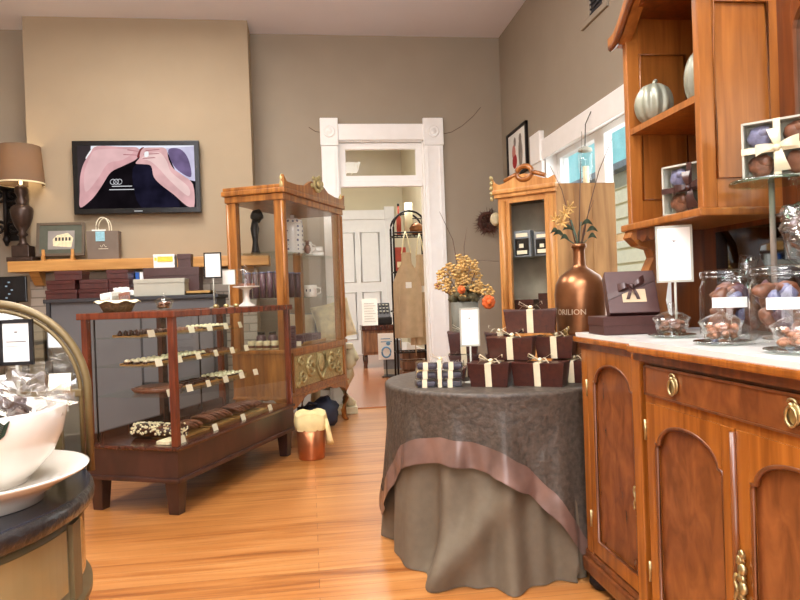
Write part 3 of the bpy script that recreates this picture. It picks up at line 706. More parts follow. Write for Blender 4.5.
# ------------------------------------------------------------------ vitrine with carved panel
VA = R_(65); VL, VW = 1.15, .47; VO = Vector((-.17,5.05,0))
vi = thing('carved_vitrine', 'tall honey oak glass vitrine with carved scroll panel and cabriole legs', 'cabinet', VO, VA)
def vw(x, y, z=0): return (VO.x+x*math.cos(VA)-y*math.sin(VA), VO.y+x*math.sin(VA)+y*math.cos(VA), z)
for x,sx in ((.03,-1),(VL-.03,1)):
    for y,sy in ((.03,-1),(VW-.03,1)):
        MB().tube([(x,y,.37),(x+sx*.025,y+sy*.015,.30),(x+sx*.02,y+sy*.012,.2),(x-sx*.005,y,.09),(x+sx*.005,y,.03),(x+sx*.03,y+sy*.015,.0)],.036,10,r1=.018).build('leg', M_oak, vi)
MB().box((0,0,.36),(VL,VW,.72),.004).build('base_box', M_oak, vi)
def scallop(L, z1, depth):
    P = [(0,z1),(0,z1-depth)]
    for i in range(1,24):
        u = i/24; P.append((L*u, z1-depth*(1-math.sin(PI*u))**1.2*.8-.02-.012*math.sin(u*6*PI)))
    return P+[(L,z1-depth),(L,z1)]
MB().prism(scallop(VL-.06,.38,.11),'y',-.004,.03).build('apron_front', M_oak, vi, (.03,0,0))
MB().prism(scallop(VW-.06,.38,.1),'x',-.004,.03).build('apron_side', M_oak, vi, (0,.03,0))
mb = MB()
for a,b in (((.06,.4),(VL-.06,.42)),((.06,.68),(VL-.06,.7)),((.06,.4),(.08,.7)),((VL-.08,.4),(VL-.06,.7))): mb.box((a[0],-.012,a[1]),(b[0],.0,b[1]),.003)
mb.box((-.012,-.012,.7),(VL+.012,VW+.012,.73),.005).box((-.012,-.014,.355),(VL+.012,VW,.372),.004)
mb.build('panel_moulding', M_oak, vi)
mb = MB(); mb.box((.1,-.004,.43),(VL-.1,0,.67))
def sp(cx, cz, r, t0, turns, n=30): return [(cx+r*(1-.85*i/n)*math.cos(t0+turns*2*PI*i/n), -.012, cz+r*(1-.85*i/n)*math.sin(t0+turns*2*PI*i/n)) for i in range(n+1)]
c = VL/2
for sx in (-1,1):
    mb.tube(sp(c+sx*.2,.56,.085,PI/2,sx*-1.6),.014,6); mb.tube(sp(c+sx*.36,.51,.06,0 if sx<0 else PI,sx*1.4),.012,6)
    mb.tube(sp(c+sx*.38,.62,.045,PI,sx*1.2),.01,6)
    mb.tube([(c+sx*.06,-.012,.66),(c+sx*.1,-.012,.55),(c+sx*.03,-.012,.47),(c,-.012,.44)],.013,6)
mb.ball((c,-.008,.58),.05,12,8,(1,.35,1.5),.15)
mb.ball((c+.42,-.006,.45),.03,8,6,(1.4,.3,1)); mb.ball((c-.42,-.006,.45),.03,8,6,(1.4,.3,1))
mb.build('carving', M_bronze, vi)
for x in (0,VL-.06):
    for y in (0,VW-.075):
        mb = MB().box((x,y,.72),(x+.06,y+.075,1.87),.006)
        mb.tube([(x+(.006 if x<.1 else .054),y+.006 if y<.1 else y+.069,.75),(x+(.006 if x<.1 else .054),y+.006 if y<.1 else y+.069,1.84)],.016,8)
        p = mb.build('post', M_oak, vi)
mb = MB().box((-.012,-.012,1.85),(VL+.012,VW+.012,1.9),.006).box((-.03,-.03,1.9),(VL+.03,VW+.03,1.94),.01).box((-.02,-.02,1.94),(VL+.02,VW+.02,1.965),.006)
mb.build('cornice', M_oak, vi)
cr = MB().prism([(-.02,1.94),(-.02,2.03),(.03,1.985),(.2,1.985),(.35,2.0),(.46,2.05),(.69,2.05),(.8,2.0),(.95,1.985),(VL-.03,1.985),(VL+.02,2.03),(VL+.02,1.94)],'y',-.028,-.006).build('crest', M_oak, vi)
mb = MB()
for i in range(16):
    a = 2*PI*i/16; mb.ball((VL/2+.06*math.cos(a),-.034,2.035+.045*math.sin(a)),.02,7,5,(1,.5,1),.3,i)
for i in range(7): mb.ball((VL/2+.1*math.cos(i),-.03,2.06+.045*math.sin(i*1.7)),.024,7,5,(1.2,.4,.8),.4,i+20)
mb.ball((VL/2,-.045,2.04),.03,10,6,(1,.5,1)); mb.build('rosette', M_bronze, cr)
mb = MB()
for x,y in ((-.005,-.005),(VL+.0,-.0)): MB().lathe([(.02,1.93),(.022,1.96),(.014,1.99),(.02,2.01),(.004,2.04)],(x,y,0),12).build('finial', M_bronze, cr)
MB().box((.05,.01,.73),(VL-.05,.015,1.85)).build('front_pane', G_pane, vi)
MB().box((.01,.075,.73),(.015,VW-.075,1.85)).build('end_pane', G_pane, vi)
MB().box((VL-.015,.075,.73),(VL-.01,VW-.075,1.85)).build('end_pane', G_pane, vi)
for z in (1.12,1.47): MB().box((.02,.02,z-.008),(VL-.02,VW-.02,z),.001).build('glass_shelf', G_shelf, vi)
# contents
pc = thing('lidded_canister', 'tall white polka dot china canister on the upper glass shelf of the vitrine', 'canister', vw(.56,.2,1.4712))
MB().lathe([(.082,0),(.088,.01),(.088,.24),(.08,.265)],n=28).build('body', M_dots, pc)
MB().lathe([(.084,.262),(.078,.29),(.04,.305),(.018,.308),(.018,.33),(.006,.335)],n=24).build('lid', M_dots, pc)
mg = thing('animal_mug', 'white mug with brown animal figure in front of the polka dot canister', 'mug', vw(.665,.12,1.4712))
MB().lathe([(.035,0),(.04,.005),(.04,.11),(.036,.11),(.036,.01)],n=20,cap=False).build('cup', M_china, mg)
MB().ball((.0,-.04,.05),.028,10,7,(1,.4,1.5)).ball((0,-.042,.1),.018,9,6,(1,.6,1)).ball((-.013,-.042,.118),.007).ball((.013,-.042,.118),.007).build('animal_figure', M_milk, mg)
MB().tube([(.04,0,.09),(.065,0,.08),(.068,0,.05),(.04,0,.03)],.006).build('handle', M_china, mg)
cv = thing('covered_dish', 'low white covered dish beside the animal mug on the upper vitrine shelf', 'dish', vw(.87,.16,1.4712))
MB().box((-.09,-.05,0),(.09,.05,.035),.008).build('base_dish', M_china, cv); MB().box((-.085,-.046,.036),(.085,.046,.085),.014).build('cover', M_china, cv)
tv_ = thing('dark_figurine', 'dark twisted figurine behind the polka dot canister', 'figurine', vw(.22,.36,1.4712))
MB().lathe([(.04,0),(.03,.03),(.02,.1),(.035,.2),(.02,.27)],n=12).ball((.02,-.02,.3),.05,10,8,(1,1,1),.4,2).build('body', M_iron, tv_)
mb = MB().lathe([(.024,0),(.024,.19)],n=12); tub = mb.mesh('tube_body'); tub.materials.append(M_purple)
mb = MB().lathe([(.025,.19),(.025,.2),(.0,.2)],n=12); tubc = mb.mesh('tube_cap'); tubc.materials.append(M_lav)
for i in range(9):
    x = .045+.056*i+.02; p = vw(x,.12 if i%2 else .16,1.1212)
    t = thing('candy_tube', f'slim purple candy tube, {ORD[i]} from the near post on the lower vitrine shelf', 'candy tube', p, 0, 'candy tubes in the vitrine')
    for me,nm in ((tub,'tube_body'),(tubc,'tube_cap')):
        o = bpy.data.objects.new(nm, me); COL.objects.link(o); o.parent = t
for i in range(5):
    p = vw(.07,.1+.062*i,1.1212)
    t = thing('candy_tube', f'slim purple candy tube, {ORD[i]} behind the near corner post along the vitrine end pane', 'candy tube', p, 0, 'candy tubes along the vitrine end')
    for me,nm in ((tub,'tube_body'),(tubc,'tube_cap')):
        o = bpy.data.objects.new(nm, me); COL.objects.link(o); o.parent = t
m2 = thing('face_mug', 'white mug with two dark eye marks on the lower vitrine shelf', 'mug', vw(.74,.14,1.1212))
MB().lathe([(.05,0),(.056,.006),(.056,.1),(.052,.1),(.05,.01)],n=20,cap=False).build('cup', M_china, m2)
MB().ball((-.035,-.044,.055),.009,8,6,(.7,.5,1.5)).ball((-.003,-.056,.055),.009,8,6,(.7,.5,1.5)).build('eye_marks', M_iron, m2)
MB().tube([(.054,0,.08),(.085,0,.07),(.085,0,.035),(.054,0,.02)],.007).build('handle', M_china, m2)
# deck: stack of rounds, tray of bars, tins
mb = MB().lathe([(.037,0),(.04,.003),(.04,.024),(.037,.028)],n=16); rnd_ = mb.mesh('candy_round'); rnd_.materials.append(M_purple)
for i in range(6): inst('candy_round', rnd_, vw(.2,.07,.731+.0285*i), f'purple brown candy disc, {ORD[i]} from the bottom of the tall stack in the vitrine', 'candy', 'stacked candy discs in the vitrine')
gt = thing('golden_tray', 'slanted golden tray of purple bars on the vitrine floor', 'tray', vw(.62,.14,.731), VA)
MB().box((-.22,-.08,0),(.22,.08,.012),.003).box((-.22,-.085,.01),(.22,-.075,.03),.003).build('tray_board', M_tray, gt)
mb = MB().box((-.017,-.06,0),(.017,.06,.07),.004); bar = mb.mesh('candy_bar'); bar.materials.append(M_purple)
for i in range(9): inst('candy_bar', bar, vw(.44+.042*i,.14,.7435), f'purple wrapped bar, {ORD[i]} from the disc stack on the golden tray', 'candy', 'bars on the golden tray', (0,0,VA))
inst('price_card', cardme, vw(.36,.09,.731), 'cream price card beside the tall disc stack in the vitrine', 'card', None, (0,0,R_(-20)))
mb = MB().lathe([(.027,0),(.028,.002),(.028,.06),(.026,.064)],n=14); tin = mb.mesh('candy_tin'); tin.materials.append(M_nut)
mb = MB().lathe([(.0285,.01),(.0285,.03)],n=14,cap=False); tinb = mb.mesh('tin_label'); tinb.materials.append(M_milk)
for i in range(5):
    t = thing('candy_tin', f'small cream tin, {ORD[i]} from the near corner along the vitrine floor', 'tin', vw(.08,.08+.067*i,.731), 0, 'cream tins on the vitrine floor')
    for me,nm in ((tin,'tin_body'),(tinb,'tin_label')):
        o = bpy.data.objects.new(nm, me); COL.objects.link(o); o.parent = t
for i in range(3):
    t = thing('dark_jar', f'dark jar, {ORD[i]} from the near corner behind the cream tins', 'jar', vw(.15,.1+.1*i,.731), 0, 'dark jars on the vitrine floor')
    MB().lathe([(.035,0),(.038,.01),(.038,.09),(.025,.11)],n=14).build('jar_body', M_purple, t); MB().lathe([(.028,.11),(.028,.13)],n=14).build('lid', M_iron, t)
# bin
wbn = thing('waste_bin', 'small copper waste bin with pale cloth liner on the floor beside the case', 'bin', (-.02,4.7,0))
MB().lathe([(.088,0),(.092,.006),(.105,.26),(.101,.26),(.086,.01)],n=28).build('bin_body', M_copperb, wbn)
MB().grid(lambda u,v: ((.104+.01*math.sin(v*PI)+.004*math.sin(7*2*PI*u))*math.cos(2*PI*u), (.104+.01*math.sin(v*PI)+.004*math.sin(7*2*PI*u))*math.sin(2*PI*u), .2+.11*v+.014*math.sin(3*2*PI*u)*v), 48, 6, closed=True).grid(lambda u,v: ((.104-.1*v)*math.cos(2*PI*u), (.104-.1*v)*math.sin(2*PI*u), .31+.014*math.sin(3*2*PI*u)*(1-v)+.02*math.sin(v*PI)), 48, 5, closed=True).tube([(.1,-.03,.27),(.118,-.04,.2),(.125,-.04,.13),(.13,-.03,.1)],.022,8,r1=.03,flat=.7).build('liner', M_linen2, wbn)
bb = MB(); bb.ball((0,0,.1),.13,16,10,(1.1,.9,.78),.35,4); bb.ball((.13,.1,.13),.13,16,10,(.9,.9,.95),.35,9)
bo = thing('blue_bag', 'slumped navy blue bag on the floor under the carved vitrine', 'bag', (-.03,5.72,0))
bb.build('bag_body', M_blue, bo); MB().tube([(-.05,-.05,.18),(0,-.08,.24),(.06,-.04,.22)],.012).build('strap', M_blue, bo)
# console with pillows
cs = thing('console_stand', 'cream painted scroll console against the wall beside the doorway', 'console', (.16,6.47,0))
MB().box((-.2,-.12,.62),(.24,.12,.66),.008).build('top', M_pbase, cs)
MB().box((-.2,-.12,0),(.26,.12,.07),.01).build('plinth', M_pbase, cs)
MB().tube([(.2,-.05,.62),(.25,-.05,.52),(.2,-.05,.38),(.13,-.05,.26),(.16,-.05,.13),(.22,-.05,.07)],.05,10).ball((.2,-.06,.5),.07,12,8,(.9,.7,1.2),.2).build('scroll_leg', M_pbase, cs)
MB().tube([(-.14,-.05,.62),(-.18,-.05,.5),(-.12,-.05,.35),(-.14,-.05,.07)],.045,10).build('scroll_leg', M_pbase, cs)
def pillow(label, loc, rot, w, m, seam):
    t = thing('throw_pillow', label, 'pillow', loc, 0, None); t.rotation_euler = rot
    def f(u, v, s):
        a, b = 2*u-1, 2*v-1
        th = (1-a**4)*(1-b**4)
        e = 1-.08*(a*a*b*b)
        return (a*w/2*(1-.07*(1-b*b)), s*.075*th**.6, b*w/2*(1-.07*(1-a*a))+w/2)
    MB().grid(lambda u,v: f(u,v,1),14,14).grid(lambda u,v: f(u,v,-1),14,14).build('cushion', m, t)
    P = [f(u,0,0) for u in [i/10 for i in range(10)]]+[f(1,v,0) for v in [i/10 for i in range(10)]]+[f(1-i/10,1,0) for i in range(10)]+[f(0,1-i/10,0) for i in range(10)]
    MB().tube(P,.006,5,closed=True).build('piping', seam, t)
pillow('cream floral pillow propped on the console beside the doorway', (.27,6.45,.71), (R_(-6),R_(-14),0), .36, M_floral, M_linen)
pillow('beige plain pillow with grey piping seen through the carved vitrine', (-.10,6.5,.672), (R_(-8),R_(3),0), .3, plain('pillow_beige', srgb(206,192,166), .9, var=.08), M_slate)

# ------------------------------------------------------------------ hall objects
ht = thing('machine_table', 'small wooden stand with one drawer and turned feet in the hall', 'table', (1.05,10.6,0))
MB().box((-.24,-.2,.2),(.24,.2,.58)).build('cabinet_box', M_hallwood, ht)
MB().box((-.26,-.22,.58),(.26,.22,.66),.008).build('tabletop', M_mahog, ht)
MB().box((-.2,-.21,.24),(.2,-.2,.54),.004).build('drawer', M_hallwood, ht)
for sx in (-.2,.2):
    for sy in (-.16,.16): MB().lathe([(.022,0),(.014,.02),(.03,.1),(.026,.2)],(sx,sy,0),10).build('leg', M_mahog, ht)
am = thing('adding_machine', 'old black adding machine on the hall stand', 'machine', (1.06,10.6,.66))
MB().box((-.18,-.15,0),(.22,.15,.12),.02).prism([(-.15,.12),(.15,.12),(.15,.34),(.02,.34),(-.1,.2)],'x',-.16,.2).build('body', M_iron, am)
mb = MB()
for i in range(6):
    for j in range(3): mb.lathe([(.016,0),(.016,.02)],(-.12+.055*i,-.12+.05*j,.2+.05*j),8)
mb.build('keys', M_greyp, am)
MB().tube([(.22,0,.2),(.28,-.02,.22),(.29,-.05,.36)],.012).ball((.29,-.05,.37),.025).build('crank_handle', M_iron, am)
pp = thing('paper_notice', 'white notice sheet hanging over the front of the hall stand', 'notice', (.93,10.405,.6615))
MB().grid(lambda u,v: (-.12+.24*u,.008*math.sin(3*v),.42*v),4,6).build('sheet', M_paper, pp)
mb = MB()
for i in range(8): mb.box((-.09,-.004,.06+.04*i),(.09-.02*(i%3),-.002,.066+.04*i))
mb.build('print_lines', M_ink, pp)
bk = thing('iron_rack', "black iron rack with arched top standing in the hall behind the aprons", 'rack', (1.26,8.35,0))
mb = MB()
for y in (-.14,.14):
    mb.tube([(-.2,y,0),(-.2,y,1.95)]+[(-.2*math.cos(a),y,1.95+.2*math.sin(a)) for a in [PI*i/12 for i in range(1,12)]]+[(.2,y,1.95),(.2,y,0)],.013,6)
for z in (.4,.9,1.4,1.85):
    for y in (-.14,.14): mb.tube([(-.2,y,z),(.2,y,z)],.009)
    for x in (-.2,.2): mb.tube([(x,-.14,z),(x,.14,z)],.009)
mb.tube([(0,-.14,2.15),(0,.14,2.15)],.009)
mb.build('rack_frame', M_iron, bk)
for z in (.4,.9,1.4,1.85):
    mb = MB()
    for i in range(8): mb.tube([(-.19+.054*i,-.14,z),(-.19+.054*i,.14,z)],.005,5)
    mb.build('rack_shelf', M_iron, bk)
inst_ = thing('pillar_candle', 'thick white pillar candle on the top of the iron rack', 'candle', (1.27,8.3,1.86))
MB().lathe([(.05,0),(.05,.4),(.03,.39)],n=16).build('wax', M_wax, inst_); MB().tube([(0,0,.39),(0,0,.42)],.004).build('wick', M_iron, inst_)
cb = thing('copper_kettle', 'round copper kettle on the upper shelf of the iron rack', 'kettle', (1.36,8.28,1.86))
MB().lathe([(.05,0),(.09,.03),(.1,.08),(.06,.13),(.02,.15)],n=16).build('kettle_body', M_copper, cb); MB().tube([(-.08,0,.1),(-.06,0,.2),(.06,0,.2),(.08,0,.1)],.008).build('handle', M_iron, cb)
rb_ = thing('red_bottle', 'slim red bottle beside the white candle on the iron rack', 'bottle', (1.14,8.28,1.86))
MB().lathe([(.03,0),(.03,.2),(.012,.26),(.012,.36)],n=12).build('glass_body', M_terra, rb_); MB().lathe([(.014,.36),(.014,.39)],n=10).build('cap', M_iron, rb_)
rd = thing('red_package', 'red and orange package on the middle shelf of the iron rack', 'package', (1.14,8.28,1.405))
MB().box((-.07,-.05,0),(.07,.05,.3),.01).build('pack', M_terra, rd); MB().box((-.045,-.053,.05),(.045,-.05,.12)).build('label_patch', M_nut, rd)
def apron(label, x, y, zt, w, L, ph):
    t = thing('hanging_apron', label, 'apron', (x,y,zt), R_(-6), 'tan aprons in the hall')
    def f(u, v):
        wd = w*(.35+.65*min(1,max(0,(v-.12)/.22))**.8)
        return ((u-.5)*wd, .03*math.sin(u*9+ph)*(.3+v)-.02*v, -L*v-.04*abs(u-.5)*math.sin(v*3))
    MB().grid(f, 20, 24).build('cloth', M_apron, t)
    for sx in (-1,1): MB().tube([(sx*w*.16,0,-.01),(sx*w*.08,.02,.16),(0,.03,.26)],.012,6,flat=.4).build('neck_strap', M_linen, t)
    MB().box((-.02,-.05,-L*.42),(.05,-.045,-L*.35)).build('price_tag', M_paper, t)
    MB().tube([(-w*.3,-.02,-L*.5),(-w*.33,-.03,-L*.9),(-w*.3,-.03,-L*1.12)],.018,6,flat=.3).build('tie', M_apron, t)
apron('full length tan apron hanging in front of the iron rack', 1.17, 7.95, 1.62, .34, 1.02, 0)
apron('second tan apron hanging behind, beside the white casing', 1.36, 8.08, 1.6, .3, 1.1, 1.5)
hk = thing('apron_rail', 'slim black rail carrying the aprons on the iron rack front', 'rail', (1.26,8.08,1.87))
MB().tube([(-.22,0,0),(.24,0,0)],.01).build('bar', M_iron, hk)
for x in (-.2,.22): MB().tube([(x,0,0),(x,.13,0)],.008).build('rail_arm', M_iron, hk)
cr_ = thing('grey_crate', 'dark grey metal crate on the hall floor below the aprons', 'crate', (1.13,9.3,0), R_(-8))
MB().box((-.13,-.12,0),(.13,.12,.5),.01).build('crate_body', M_slate, cr_)
MB().box((-.13,-.123,.03),(.13,-.12,.1)).build('band', M_greyp, cr_)
fl = thing('hall_flyer', 'white flyer with blue round emblem leaning on the grey crate', 'flyer', (1.03,9.12,.24), R_(-4))
MB().box((-.12,0,0),(.1,.006,.36)).build('sheet', M_paper, fl); MB().tube([(-.01,.012,.3),(-.01,.02,-.24)],.008).box((-.08,-.03,-.24),(.06,.06,-.23)).build('stand', M_iron, fl)
mb = MB().tube([(-.01+.06*math.cos(a),-.003,.1+.07*math.sin(a)) for a in [2*PI*i/16 for i in range(16)]],.012,5,closed=True)
mb.box((-.08,-.002,.24),(.07,0,.25)).box((-.08,-.002,.28),(.05,0,.29)).ball((.02,-.002,.22),.03,8,6,(1,.1,1)); mb.build('emblem', plain('flyer_blue', srgb(100,150,185), .6), fl)
sb2 = thing('dark_crate', 'dark brown wooden crate on the hall floor behind the apron hem', 'crate', (1.33,8.75,0))
mb = MB()
for i in range(3): mb.box((-.16,-.14,.02+.13*i),(.16,-.12,.12+.13*i)).box((-.16,.12,.02+.13*i),(.16,.14,.12+.13*i)).box((-.16,-.12,.02+.13*i),(-.14,.12,.12+.13*i)).box((.14,-.12,.02+.13*i),(.16,.12,.12+.13*i))
mb.box((-.14,-.12,0),(.14,.12,.02)); mb.build('slats', M_hallwood, sb2)
st_ = thing('steel_table', 'grey metal side table behind the doorway casing', 'table', (1.68,8.3,0))
MB().box((-.18,-.25,.62),(.18,.25,.66),.005).box((-.18,-.25,.35),(-.16,.25,.62)).build('tabletop', M_slate, st_)
for sx in (-.16,.16):
    for sy in (-.22,.22): MB().tube([(sx,sy,0),(sx,sy,.63)],.014).build('leg', M_slate, st_)

# ------------------------------------------------------------------ right wall things
pt = thing('wall_picture', 'black framed print of red and grey figures above the corner cabinet', 'picture', (W,6.15,2.2))
mb = MB()
for a,b in (((-.3,0),(.3,.025)),((-.3,.42),(.3,.445)),((-.3,0),(-.27,.44)),((.27,0),(.3,.44))): mb.box((-.025,a[0],a[1]),(-.002,b[0],b[1]))
mb.build('frame', M_iron, pt)
MB().box((-.012,-.27,.025),(-.002,.27,.42)).build('mat_board', M_paper, pt)
mb = MB()
mb.ball((-.013,.08,.15),.07,12,8,(.05,1,1)); mb.mi = 1; mb.ball((-.013,.1,.24),.06,10,8,(.05,.9,1.2)); mb.mi = 2; mb.ball((-.014,.06,.33),.035,10,8,(.05,1,1.3)); mb.ball((-.013,-.1,.33),.04,10,8,(.05,1,1.2)); mb.ball((-.013,-.1,.2),.075,10,8,(.05,.8,1.9))
mb.build('artwork', [M_red, plain('art_pink', srgb(200,130,120), .7), plain('art_grey', srgb(140,130,120), .7)], pt)
pn = thing('hanging_lantern', 'small hanging glass lantern with cream candle in front of the window', 'lantern', (1.95,4.48,0))
MB().tube([(0,0,2.1),(0,-.02,2.25),(.03,-.05,2.33)],.0035).build('wire', M_iron, pn)
MB().lathe([(.012,2.1),(.045,2.085),(.05,2.065),(.02,2.06)],n=16).build('cap', M_greyp, pn)
MB().lathe([(.03,2.06),(.05,2.04),(.046,1.99),(.05,1.96),(.036,1.9),(.036,1.86)],n=20,cap=False).build('glass_body', G_jar, pn)
MB().lathe([(.022,1.82),(.022,1.96)],n=14).build('candle', M_wax, pn)
MB().lathe([(.01,1.8),(.038,1.81),(.038,1.82)],n=16).build('dish', M_brass, pn)
# corner cabinet
VZ = .0
cc = thing('corner_cabinet', 'pale pine corner cabinet with glazed door and carved crest', 'cabinet', (0,0,0))
A0, A1, A2, A3, A4 = (1.30,4.45),(1.60,4.15),(2.0,4.15),(2.0,4.78),(1.40,4.78)
def pent(k=0): 
    cx, cy = 1.68, 4.5
    return [(cx+(x-cx)*(1+k), cy+(y-cy)*(1+k)) for x,y in (A0,A1,A2,A3,A4)]
MB().prism(pent(),'z',0,.75).build('lower_body', M_pine, cc)
MB().prism(pent(-.02),'z',.75,.78).build('deck', M_pine, cc)
ccr = thing
L_ = math.hypot(.3,.3)
T45 = Matrix.Translation((A0[0],A0[1],0)) @ Matrix.Rotation(R_(-45),4,'Z')   # x along the front face from far to near, y into the room behind
def cpart(mb, name, m, parent=None): return mb.build(name, m, parent or cc)
mb = MB(); mb.T = T45
mb.box((0,0,.78),(.085,.03,1.74),.004).box((L_-.085,0,.78),(L_,.03,1.74),.004).box((.085,0,1.70),(L_-.085,.03,1.74)).box((.085,0,.78),(L_-.085,.03,.86))
cpart(mb,'door_frame', M_pine)
mb = MB(); mb.T = T45; mb.box((.085,.012,.86),(L_-.085,.017,1.70)); cpart(mb,'door_pane', G_pane)
mb = MB(); mb.T = T45; mb.tube([(.04,-.004,.82),(.04,-.004,1.72)],.02,10).tube([(L_-.035,-.004,.82),(L_-.035,-.004,1.72)],.02,10); cpart(mb,'half_column', M_pine)
mb = MB(); mb.prism([(x,y) for x,y in (A1,(A2[0],A1[1]),(A2[0],A1[1]+.02),(A1[0]+.012,A1[1]+.02))],'z',.75,1.79)
for x in (1.72,1.84): mb.box((x,4.147,.78),(x+.003,4.151,1.77))
cpart(mb,'side_planks', M_plank)
mb = MB(); mb.box((1.42,4.76,.78),(2.0,4.78,1.79)).box((1.98,4.17,.78),(2.0,4.76,1.79)); 
mb.prism([(A0[0],A0[1]),(A0[0]+.02,A0[1]-.0),(A4[0]+.02,A4[1]),(A4[0],A4[1])],'z',.78,1.79); cpart(mb,'back_panel', M_plank)
mb = MB(); mb.prism([(1.41,4.74),(1.97,4.2),(1.975,4.21),(1.42,4.75)],'z',.8,1.72); cpart(mb,'painted_mirror', plain('painted_reflection', srgb(176,166,146), .5))  # mirror back as flat beige, its bright reflection put into the colour
mb = MB(); mb.prism(pent(-.03),'z',1.325,1.333); cpart(mb,'glass_shelf', G_shelf)
mb = MB(); mb.prism(pent(-.03),'z',.965,.975); cpart(mb,'glass_shelf', G_shelf)
mb = MB(); mb.prism(pent(-.04),'z',1.74,1.785)
mb.T = T45; mb.box((-.03,-.03,1.765),(L_+.01,.02,1.795),.008).box((-.02,-.02,1.74),(L_+.005,.02,1.765),.004); cpart(mb,'cornice', M_pine)
mb = MB(); mb.T = T45
P = [(-.03,1.795),(-.035,1.88),(-.01,1.845)]+[(.02+i*(L_-.06)/14, 1.83+.05*math.sin(PI*i/14)**2) for i in range(15)]+[(L_,1.845),(L_+.01,1.82),(L_+.01,1.795)]
mb.prism(P,'y',-.02,.0); crest = cpart(mb,'crest', M_pine)
mb = MB(); mb.T = T45 @ Matrix.Translation((L_*.5,-.015,1.885)); mb.tube([(.055*math.cos(2*PI*i/20),0,.045*math.sin(2*PI*i/20)) for i in range(20)],.018,8,closed=True); mb.tube([(-.15,0,-.035),(-.1,0,-.015),(-.055,0,.0)],.014).tube([(.15,0,-.035),(.1,0,-.015),(.055,0,0)],.014)
mb.build('rosette', M_hutch, crest)
mb = MB(); mb.T = T45
for i in range(5): mb.ball((-.035,-.02,1.88-.035*i),.014,8,6,(1,1,1.2),.3,i)
cpart(mb,'gilt_carving', M_bronze, crest)
def boxed_pack(label, loc, rz, w, h):
    t = thing('clear_pack', label, 'package', loc, rz, 'clear packs in the corner cabinet')
    MB().box((-w/2,-.03,0),(w/2,.03,h),.006).build('tray', M_slate, t)
    MB().box((-w/2+.012,-.033,.012),(w/2-.012,-.03,h*.7)).build('window', M_screen, t)
    MB().box((-w/2+.02,-.034,h*.76),(w/2-.02,-.03,h*.9)).box((-w*.15,-.036,h*.35),(w*.1,-.033,h*.5)).box((-w*.3,-.036,.02),(w*.3,-.033,.045)).build('label_patch', M_card, t)
p = T45 @ Vector((.14,.09,1.334)); boxed_pack('clear topped grey pack on the cabinet glass shelf toward the back wall', p, R_(-45), .125, .18)
p = T45 @ Vector((.29,.09,1.334)); boxed_pack('clear topped grey pack on the cabinet glass shelf toward the copper bottle', p, R_(-45), .12, .16)
p = T45 @ Vector((.13,.12,.976)); flat_box('small dark box on the lower glass shelf of the corner cabinet', p.x, p.y, p.z, .15, .1, .07, M_boxd, -45)
p = T45 @ Vector((.3,.13,.976)); flat_box('taller dark box on the lower glass shelf of the corner cabinet', p.x, p.y, p.z, .13, .1, .11, M_boxd, -45)

# dried wreath on the back wall
wr = thing('dried_wreath', 'dark dried twig wreath with white bloom on the back wall', 'wreath', (1.82,D-.05,1.82))
mb = MB(); rw = random.Random(3)
for i in range(260):
    a = rw.uniform(0,2*PI); q = rw.uniform(.0,.10); d = a+rw.uniform(-1,1); l = rw.uniform(.03,.075)
    p0 = Vector((q*math.cos(a), rw.uniform(-.04,.03), q*math.sin(a)))
    mb.tube([p0, p0+Vector((l*math.cos(d), rw.uniform(-.03,.03), l*math.sin(d)))],.004,4,r1=.001)
mb.tube([(.085*math.cos(2*PI*i/20),.01,.085*math.sin(2*PI*i/20)) for i in range(20)],.02,6,closed=True)
mb.build('twigs', M_wreath, wr)
mb = MB(); mb.ball((.06,-.05,.02),.055,12,8,(.9,.5,1.2),.3,2); mb.build('bloom', M_nut, wr)

# ------------------------------------------------------------------ round table draped with cloths
TC = Vector((.83,2.95,0)); ef = Vector((-TC.x,-TC.y,0)).normalized(); er = Vector((-ef.y,ef.x,0))
ZT2, RT = .72, .5
def skr(a, z):   # skirt radius at angle a (deg from the camera side), height z
    k = max(0, 1-z/.7); A = R_(a)
    f = math.sin(11*A+1.8*math.sin(2*A)+.5)*.6+math.sin(21*A+2.4*math.sin(3*A))*.4
    r = .48+.035*k+.05*f*k**.75
    ac = 14-42*max(0,1-z/.5)
    if z < .5: r += .09*(1-z/.5)**.8*math.exp(-((a-ac)/8)**2) + .07*(1-z/.5)**2*math.exp(-((a+4)/26)**2)
    return r
def tpt(a, r, z):
    A = R_(a); p = TC+ef*(r*math.cos(A))+er*(r*math.sin(A))
    if p.x > .97: p.y = max(p.y, 2.44+.1*(.56-r))
    return (p.x, p.y, z)
sk = thing('table_skirt', 'long taupe cloth skirt falling in folds to the floor around the round table', 'tablecloth', (0,0,0))
MB().grid(lambda u,v: tpt(360*u-180, skr(360*u-180,.70*(1-v)+.003), .70*(1-v)+.003), 300, 30, closed=True).build('drape', M_skirt, sk)
HK = [(-180,.3),(-120,.22),(-90,.10),(-82,.11),(-72,.19),(-63,.29),(-52,.385),(-38,.43),(-26,.445),(-12,.435),(0,.405),(10,.35),(21,.25),(30,.13),(36,.04),(45,.02),(70,.05),(100,.2),(180,.3)]
def hem(a):
    a = (a+180)%360-180
    for (a0,h0),(a1,h1) in zip(HK,HK[1:]):
        if a0 <= a <= a1:
            t = (a-a0)/(a1-a0); t = t*t*(3-2*t)*.4+t*.6; return h0+(h1-h0)*t
    return .3
def ovr(a, z):
    A = R_(a); k = max(0,1-z/.72)
    return max(skr(a,z), skr(a-2,z), skr(a+2,z), skr(a-4,z)*.99, skr(a+4,z)*.99)+.012+.03*k**.8*math.sin(15*A+1+1.4*math.sin(3*A))+.01*k
tc = thing('overlay_cloth', 'dark embossed velvet overlay cloth with satin border on the round table', 'tablecloth', (0,0,0))
